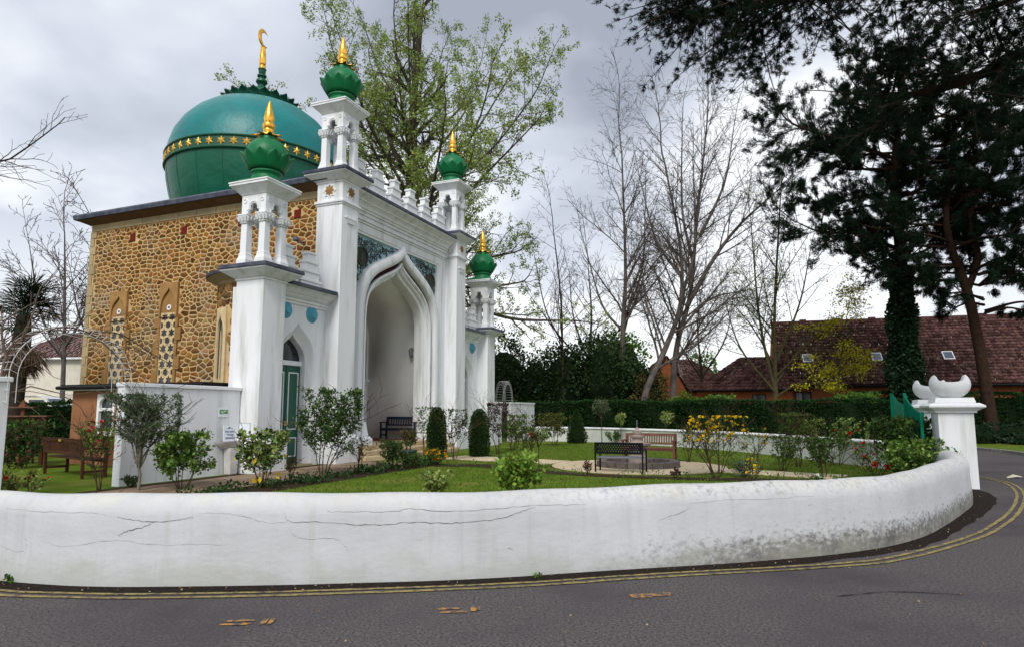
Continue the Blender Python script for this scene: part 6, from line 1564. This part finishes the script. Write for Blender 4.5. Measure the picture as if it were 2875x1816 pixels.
# long tiled house at the right
hs = tag(empty('tiled_house', (0, 0, 0)), 'long brick house with dark red tiled roof and skylights behind the pines', 'house')
A = Vector((20.7, 49.8, 0)); d = Vector((22, -6.2, 0)).normalized(); nn = Vector((-d.y, d.x, 0)); LH = 26
house_box(hs, A + nn * .7, d, LH, 8.0, 3.75, BRICKO)
E0, E1 = A + Vector((0, 0, 3.65)), A + d * LH + Vector((0, 0, 3.65)); G0, G1 = A + nn * 4.7 + Vector((0, 0, 9.0)), A + d * LH + nn * 4.7 + Vector((0, 0, 9.0))
K0, K1 = A + nn * 9.4 + Vector((0, 0, 3.65)), A + d * LH + nn * 9.4 + Vector((0, 0, 3.65))
rf = tile_roof('roof', ROOFT, hs, E0, E1, G0, G1, 86, 22, .07, .12); tile_roof('roof_rear', ROOFT, hs, K1, K0, G1, G0, 40, 10)
for P_, Q_, S_ in ((E0, K0, G0), (E1, K1, G1)): MB().add([tuple(P_ + nn * .7 - Vector((0, 0, -.05))), tuple(Q_ - nn * .7), tuple(S_ - Vector((0, 0, .2)))], [(0, 1, 2)]).build('gable', BRICKO, hs)
MB().tube([tuple(G0 + Vector((0, 0, .05))), tuple(G1 + Vector((0, 0, .05)))], .14, 8).build('ridge', ROOFT, hs)
for i in range(9): MB().tube([tuple(G0 + d * (2.2 + i * 2.6) + Vector((0, 0, .15))), tuple(G0 + d * (2.7 + i * 2.6) + Vector((0, 0, .15)))], .16, 6).build('ridge_vent', ROOFT, hs)
MB().tube([tuple(E0 + Vector((0, 0, -.1))), tuple(E1 + Vector((0, 0, -.1)))], .10, 6).build('gutter', BLACKF, hs)
MB().add([tuple(E0 - Vector((0, 0, .05))), tuple(E1 - Vector((0, 0, .05))), tuple(E1 + nn * .75 - Vector((0, 0, .05))), tuple(E0 + nn * .75 - Vector((0, 0, .05)))], [(0, 1, 2, 3)]).build('eave_soffit', BLACKF, hs)
sl = (G0 - E0).normalized(); rn = d.cross(sl).normalized(); rn = rn if rn.z > 0 else -rn
for s_ in (2.2, 7.1, 11.9, 17.5):
    c = E0 + d * s_ + sl * 2.75 + rn * .10; q = [c - d * .36 - sl * .42, c + d * .36 - sl * .42, c + d * .36 + sl * .42, c - d * .36 + sl * .42]
    fo = MB().add([tuple(v) for v in q] + [tuple(v + rn * .12) for v in q], [(3, 2, 1, 0), (4, 5, 6, 7), (0, 1, 5, 4), (1, 2, 6, 5), (2, 3, 7, 6), (3, 0, 4, 7)]).build('skylight', FRAMEW, hs)
    q2 = [c + (v - c) * .8 + rn * .125 for v in q]; MB().add([tuple(v) for v in q2], [(0, 1, 2, 3)]).build('pane', SKYG, fo)
for s_, w_ in ((1.6, 1.2), (5.9, 1.3), (11.2, 1.2), (16.9, 1.8), (21, 1.2)):
    c = A + nn * .68 + d * s_; q = lambda a, z, o: tuple(c + d * a - nn * o + Vector((0, 0, z)))
    fo = MB().plate(rect(-w_ / 2, w_ / 2, .9, 3.2), [rect(-w_ / 2 + .1, -.05, 1.0, 3.1), rect(.05, w_ / 2 - .1, 1.0, 3.1)], 0, .08, q).build('window', WOODD, hs); MB().plate(rect(-w_ / 2 + .05, w_ / 2 - .05, .95, 3.15), [], .0, .03, q).build('pane', GLASS, fo); MB().plate(rect(-w_ / 2 + .12, -.1, 1.0, 3.1), [], .032, .04, q).build('curtain', INTER, fo)
# lower wing with hipped roof left of it
hw_ = tag(empty('low_house', (0, 0, 0)), 'low brick house with hipped brown tiled roof left of the long house', 'house')
A2 = Vector((14.2, 51.2, 0)); L2 = 7.0; house_box(hw_, A2 + nn * .5 + d * .4, d, L2, 6, 3.3, BRICKO)
e0, e1 = A2 + Vector((0, 0, 3.3)), A2 + d * (L2 + .6) + Vector((0, 0, 3.3)); g0, g1 = A2 + d * 4.0 + nn * 3.6 + Vector((0, 0, 6.1)), A2 + d * (L2 + .6) + nn * 3.6 + Vector((0, 0, 6.1)); k0 = A2 + nn * 7.2 + Vector((0, 0, 3.3)); k1 = k0 + d * (L2 + .6)
tile_roof('roof', ROOFT, hw_, e0, e1, g0, g1, 24, 11, .05, .07); tile_roof('roof_hip', ROOFT, hw_, k0, e0, g0, g0 + d * .01, 20, 11, .05, .07); tile_roof('roof_rear', ROOFT, hw_, k1, k0, g1, g0, 20, 8)
MB().tube([tuple(e0), tuple(e1)], .09, 6).build('gutter', BLACKF, hw_)
for s_ in (1.6, 4.6):
    c = A2 + nn * .48 + d * (s_ + .4); q = lambda a, z, o: tuple(c + d * a - nn * o + Vector((0, 0, z))); fo = MB().plate(rect(-.5, .5, 1.0, 3.0), [rect(-.42, .42, 1.08, 2.92)], 0, .07, q).build('window', WOODD, hw_); MB().plate(rect(-.45, .45, 1.05, 2.95), [], 0, .03, q).build('pane', GLASS, fo)
# orange gabled house
hg = tag(empty('gabled_house', (0, 0, 0)), 'orange brick gabled house behind the leaning bare trees', 'house')
gA = Vector((12.6, 62, 0)); gd = Vector((1, -.1, 0)).normalized(); gn = Vector((-gd.y, gd.x, 0)); house_box(hg, gA, gd, 4.4, 12, 3.0, BRICKO)
ap = gA + gd * 2.2 + Vector((0, 0, 6.85)); MB().add([tuple(gA + Vector((0, 0, 3))), tuple(gA + gd * 4.4 + Vector((0, 0, 3))), tuple(ap)], [(0, 1, 2)]).build('gable', BRICKO, hg)
for s_ in (0, 1):
    ev = gA + gd * (-.3 if s_ == 0 else 4.7) + Vector((0, 0, 2.6)) - gn * .3; tile_roof('roof', ROOFT, hg, ev, ev + gn * 12.6, ap - gn * .3 + Vector((0, 0, .1)), ap + gn * 12.3 + Vector((0, 0, .1)), 30, 12, .05, .06)
# long brown roof behind the gabled house running right
rb = gA + gd * 2.4 + gn * 2; tile_roof('roof_side', ROOFT, hg, rb + Vector((1.5, -3.2, 3.4)), rb + Vector((6.2, -3.4, 3.4)), rb + Vector((0, 0, 6.8)), rb + Vector((2.6, 0, 6.7)), 22, 12, .05, .06); house_box(hg, rb + Vector((1.6, -2.9, 0)), gd, 4.2, 4, 3.4, BRICKO, 'side_wall')
# pale house and van at the far left
hl = tag(empty('pale_house', (0, 0, 0)), 'cream rendered house with brown hipped roof at far left', 'house'); PB = Vector((-49, 62, 0)); pd = Vector((1, -.12, 0)).normalized(); pn = Vector((-pd.y, pd.x, 0)); house_box(hl, PB, pd, 11.5, 8, 6.6, RENDER)
ea, eb = PB + pd * -.4 - pn * .4 + Vector((0, 0, 6.6)), PB + pd * 11.9 - pn * .4 + Vector((0, 0, 6.6)); ga, gb_ = PB + pd * 3.5 + pn * 4 + Vector((0, 0, 9.6)), PB + pd * 8.2 + pn * 4 + Vector((0, 0, 9.6)); ec = PB + pd * 11.9 + pn * 8.4 + Vector((0, 0, 6.6)); tile_roof('roof', ROOFT, hl, ea, eb, ga, gb_, 40, 12); tile_roof('roof_hip', ROOFT, hl, eb, ec, gb_, gb_ + pn * .01, 30, 12)
MB().tube([tuple(ea), tuple(eb)], .12, 6).build('gutter', FRAMEW, hl); q = lambda a, z, o: tuple(PB + pd * a - pn * o + Vector((0, 0, z))); MB().plate(rect(0, 11.5, 3.05, 3.2), [], 0, .05, q).build('string_course', RENDER, hl)
VANW = mat('van_white', (.75, .77, .80), .25, spec=.5)
vn_ = tag(empty('white_van', (-32.0, 44, 0), R(4)), 'white van parked behind the dark hedge at far left', 'van')
sec = [(-2.2, .35), (-2.2, 1.7), (-2.05, 2.45), (-1.7, 2.68), (.3, 2.72), (.95, 2.55), (1.6, 1.75), (2.3, 1.45), (2.45, .9), (2.42, .35)]
MB().loft([[(x, -.92, z) for x, z in sec], [(x, -.80 if z > 2.2 else -.95, z) for x, z in sec], [(x, .80 if z > 2.2 else .95, z) for x, z in sec]], closed=True).build('body', VANW, vn_, bevel=.05)
MB().add([(-.1, -.97, 1.75), (1.35, -.97, 1.75), (.82, -.90, 2.45), (-.1, -.90, 2.45)], [(0, 1, 2, 3)]).build('side_window', GLASS, vn_); MB().add([(1.0, -.8, 2.53), (1.0, .8, 2.53), (1.66, .85, 1.78), (1.66, -.85, 1.78)], [(0, 1, 2, 3)]).build('windscreen', SKYG, vn_)
for x in (-1.4, 1.5):
    for y in (-.9, .9):
        w_ = MB().lathe([(.01, -.1), (.33, -.1), (.36, -.05), (.36, .05), (.33, .1), (.01, .1)], n=20); w_.v = [(x + a, y + c, .36 + b) for a, b, c in w_.v]; w_.build('wheel', BLACKF, vn_, smooth=True)
# brown annex against the stone wall
an = tag(empty('brown_annex', wp(0, 0), ANG), 'flat-roofed brown rendered annex with white window beside the stone wall', 'building')
AU = -3.2; q = lambda a, z, o: (AU - o, a, z)
MB().plate(rect(2.4, 8.35, -.02, 2.36), [rect(6.35, 7.10, 1.0, 2.20)], 0, -.3, q).build('wall', BROWNR, an); MB().box(AU + .01, .15, 8.05, 8.35, -.02, 2.36).build('end_wall', BROWNR, an)
fo = MB().plate(rect(6.32, 7.13, .97, 2.24), [ogee(6.725, .30, 1.88, 2.16, 1.80), rect(6.41, 7.04, 1.06, 1.70)], .02, -.08, q).build('window', FRAMEW, an); MB().plate(rect(6.35, 7.10, 1.0, 2.2), [], -.09, -.12, q).build('pane', GLASS, fo); MB().plate(rect(6.2, 7.25, .90, .968), [], .12, -.05, q).build('sill', FRAMEW, fo)
MB().box(AU - .22, .15, 2.3, 8.55, 2.361, 2.40).build('white_soffit', FRAMEW, an); MB().box(AU - .26, .15, 2.3, 8.6, 2.402, 2.55).build('fascia', BLACKF, an, bevel=.01); MB().tube([(AU - .30, 2.3, 2.45), (AU - .30, 8.7, 2.45)], .06, 8).build('gutter', BLACKF, an)
# wooden stand at left
bs = tag(empty('wooden_stand', (-15.7, 20.9, 0), R(12)), 'brown wooden garden stand with small tiered top behind the long bench', 'stand'); TERR = mat('brown_board', (.16, .065, .035), .8, (.10, .04, .02), 6, bump=.2, island=.15)
for x in (-.62, .0, .62): MB().box(x - .05, x + .05, -.05, .05, 0, 1.52).build('post', TERR, bs)
for i, x in enumerate((-.55, .07)): MB().box(x, x + .5, -.02, .02, .72, 1.50).build('panel', TERR, bs)
MB().box(-.8, .78, -.22, .22, 1.52, 1.56).build('shelf', OAK, bs); MB().box(-.04, .06, -.04, .04, 1.56, 1.80).build('column', TERR, bs); MB().box(-.38, .36, -.16, .16, 1.80, 1.84).build('upper_shelf', OAK, bs); MB().frus((0, 0), .1, 1.84, (0, 0), .02, 2.05).build('finial', TERR, bs); MB().box(-.8, .78, -.2, .2, .66, .71).build('lower_shelf', OAK, bs)
# wall lamp, camera, traffic cone, litter
wl = tag(empty('wall_lamp', wp(7.13, 1.65, 4.35), ANG), 'small grey lantern on the inner wall of the portal', 'lamp'); MB().tube([(.04, 0, .0), (-.12, 0, .12), (-.2, 0, .05)], .015, 5).build('bracket', GREYSEAT, wl); MB().lathe([(.02, .1), (.10, .02), (.09, -.2), (.05, -.28), (.01, -.32)], (-.2, 0), 8).build('lantern', GREYSEAT, wl)
cc = tag(empty('security_camera', wp(12.9, .35, 4.75), ANG), 'small white security camera on the far mosque pier', 'camera'); MB().box(-.25, 0, -.02, .02, -.02, .02).build('arm', FRAMEW, cc); MB().box(-.06, .06, -.22, .1, -.08, .03).build('housing', FRAMEW, cc, bevel=.02)
cn = tag(empty('traffic_cone', (22.98, 29.1, .0)), 'orange and white traffic cone at the right edge of the picture', 'cone'); CORA = mat('cone_orange', (.75, .09, .02), .5)
MB().box(-.2, .2, -.2, .2, 0, .04).build('base', CORA, cn); MB().lathe([(.16, .04), (.12, .28)], n=16).build('lower_body', CORA, cn); MB().lathe([(.12, .28), (.075, .52)], n=16).build('white_band', FRAMEW, cn); MB().lathe([(.075, .52), (.04, .72)], n=16).build('upper_body', CORA, cn)
lt = tag(MB().add([(-.22, -.03, .01), (.0, -.1, .05), (.2, -.02, .02), (.25, .07, .04), (.02, .06, .09), (-.15, .08, .02)], [(0, 1, 4, 5), (1, 2, 3, 4)]).build('litter', mat('pale_paper', (.6, .55, .42), .8), None, solid=.006, loc=(12.85, 16.85, .0), rotz=.1), 'crumpled pale litter on the road beyond the gate pillar', 'litter')
# convert lettering curves to real meshes
bpy.context.view_layer.update()
dg = bpy.context.evaluated_depsgraph_get()
for o in [o for o in bpy.data.objects if o.type == 'FONT']:
    me = bpy.data.meshes.new_from_object(o.evaluated_get(dg)); n_ = bpy.data.objects.new('lettering', me); COL.objects.link(n_); n_.parent = o.parent; n_.location = o.location; n_.rotation_euler = o.rotation_euler; bpy.data.objects.remove(o)
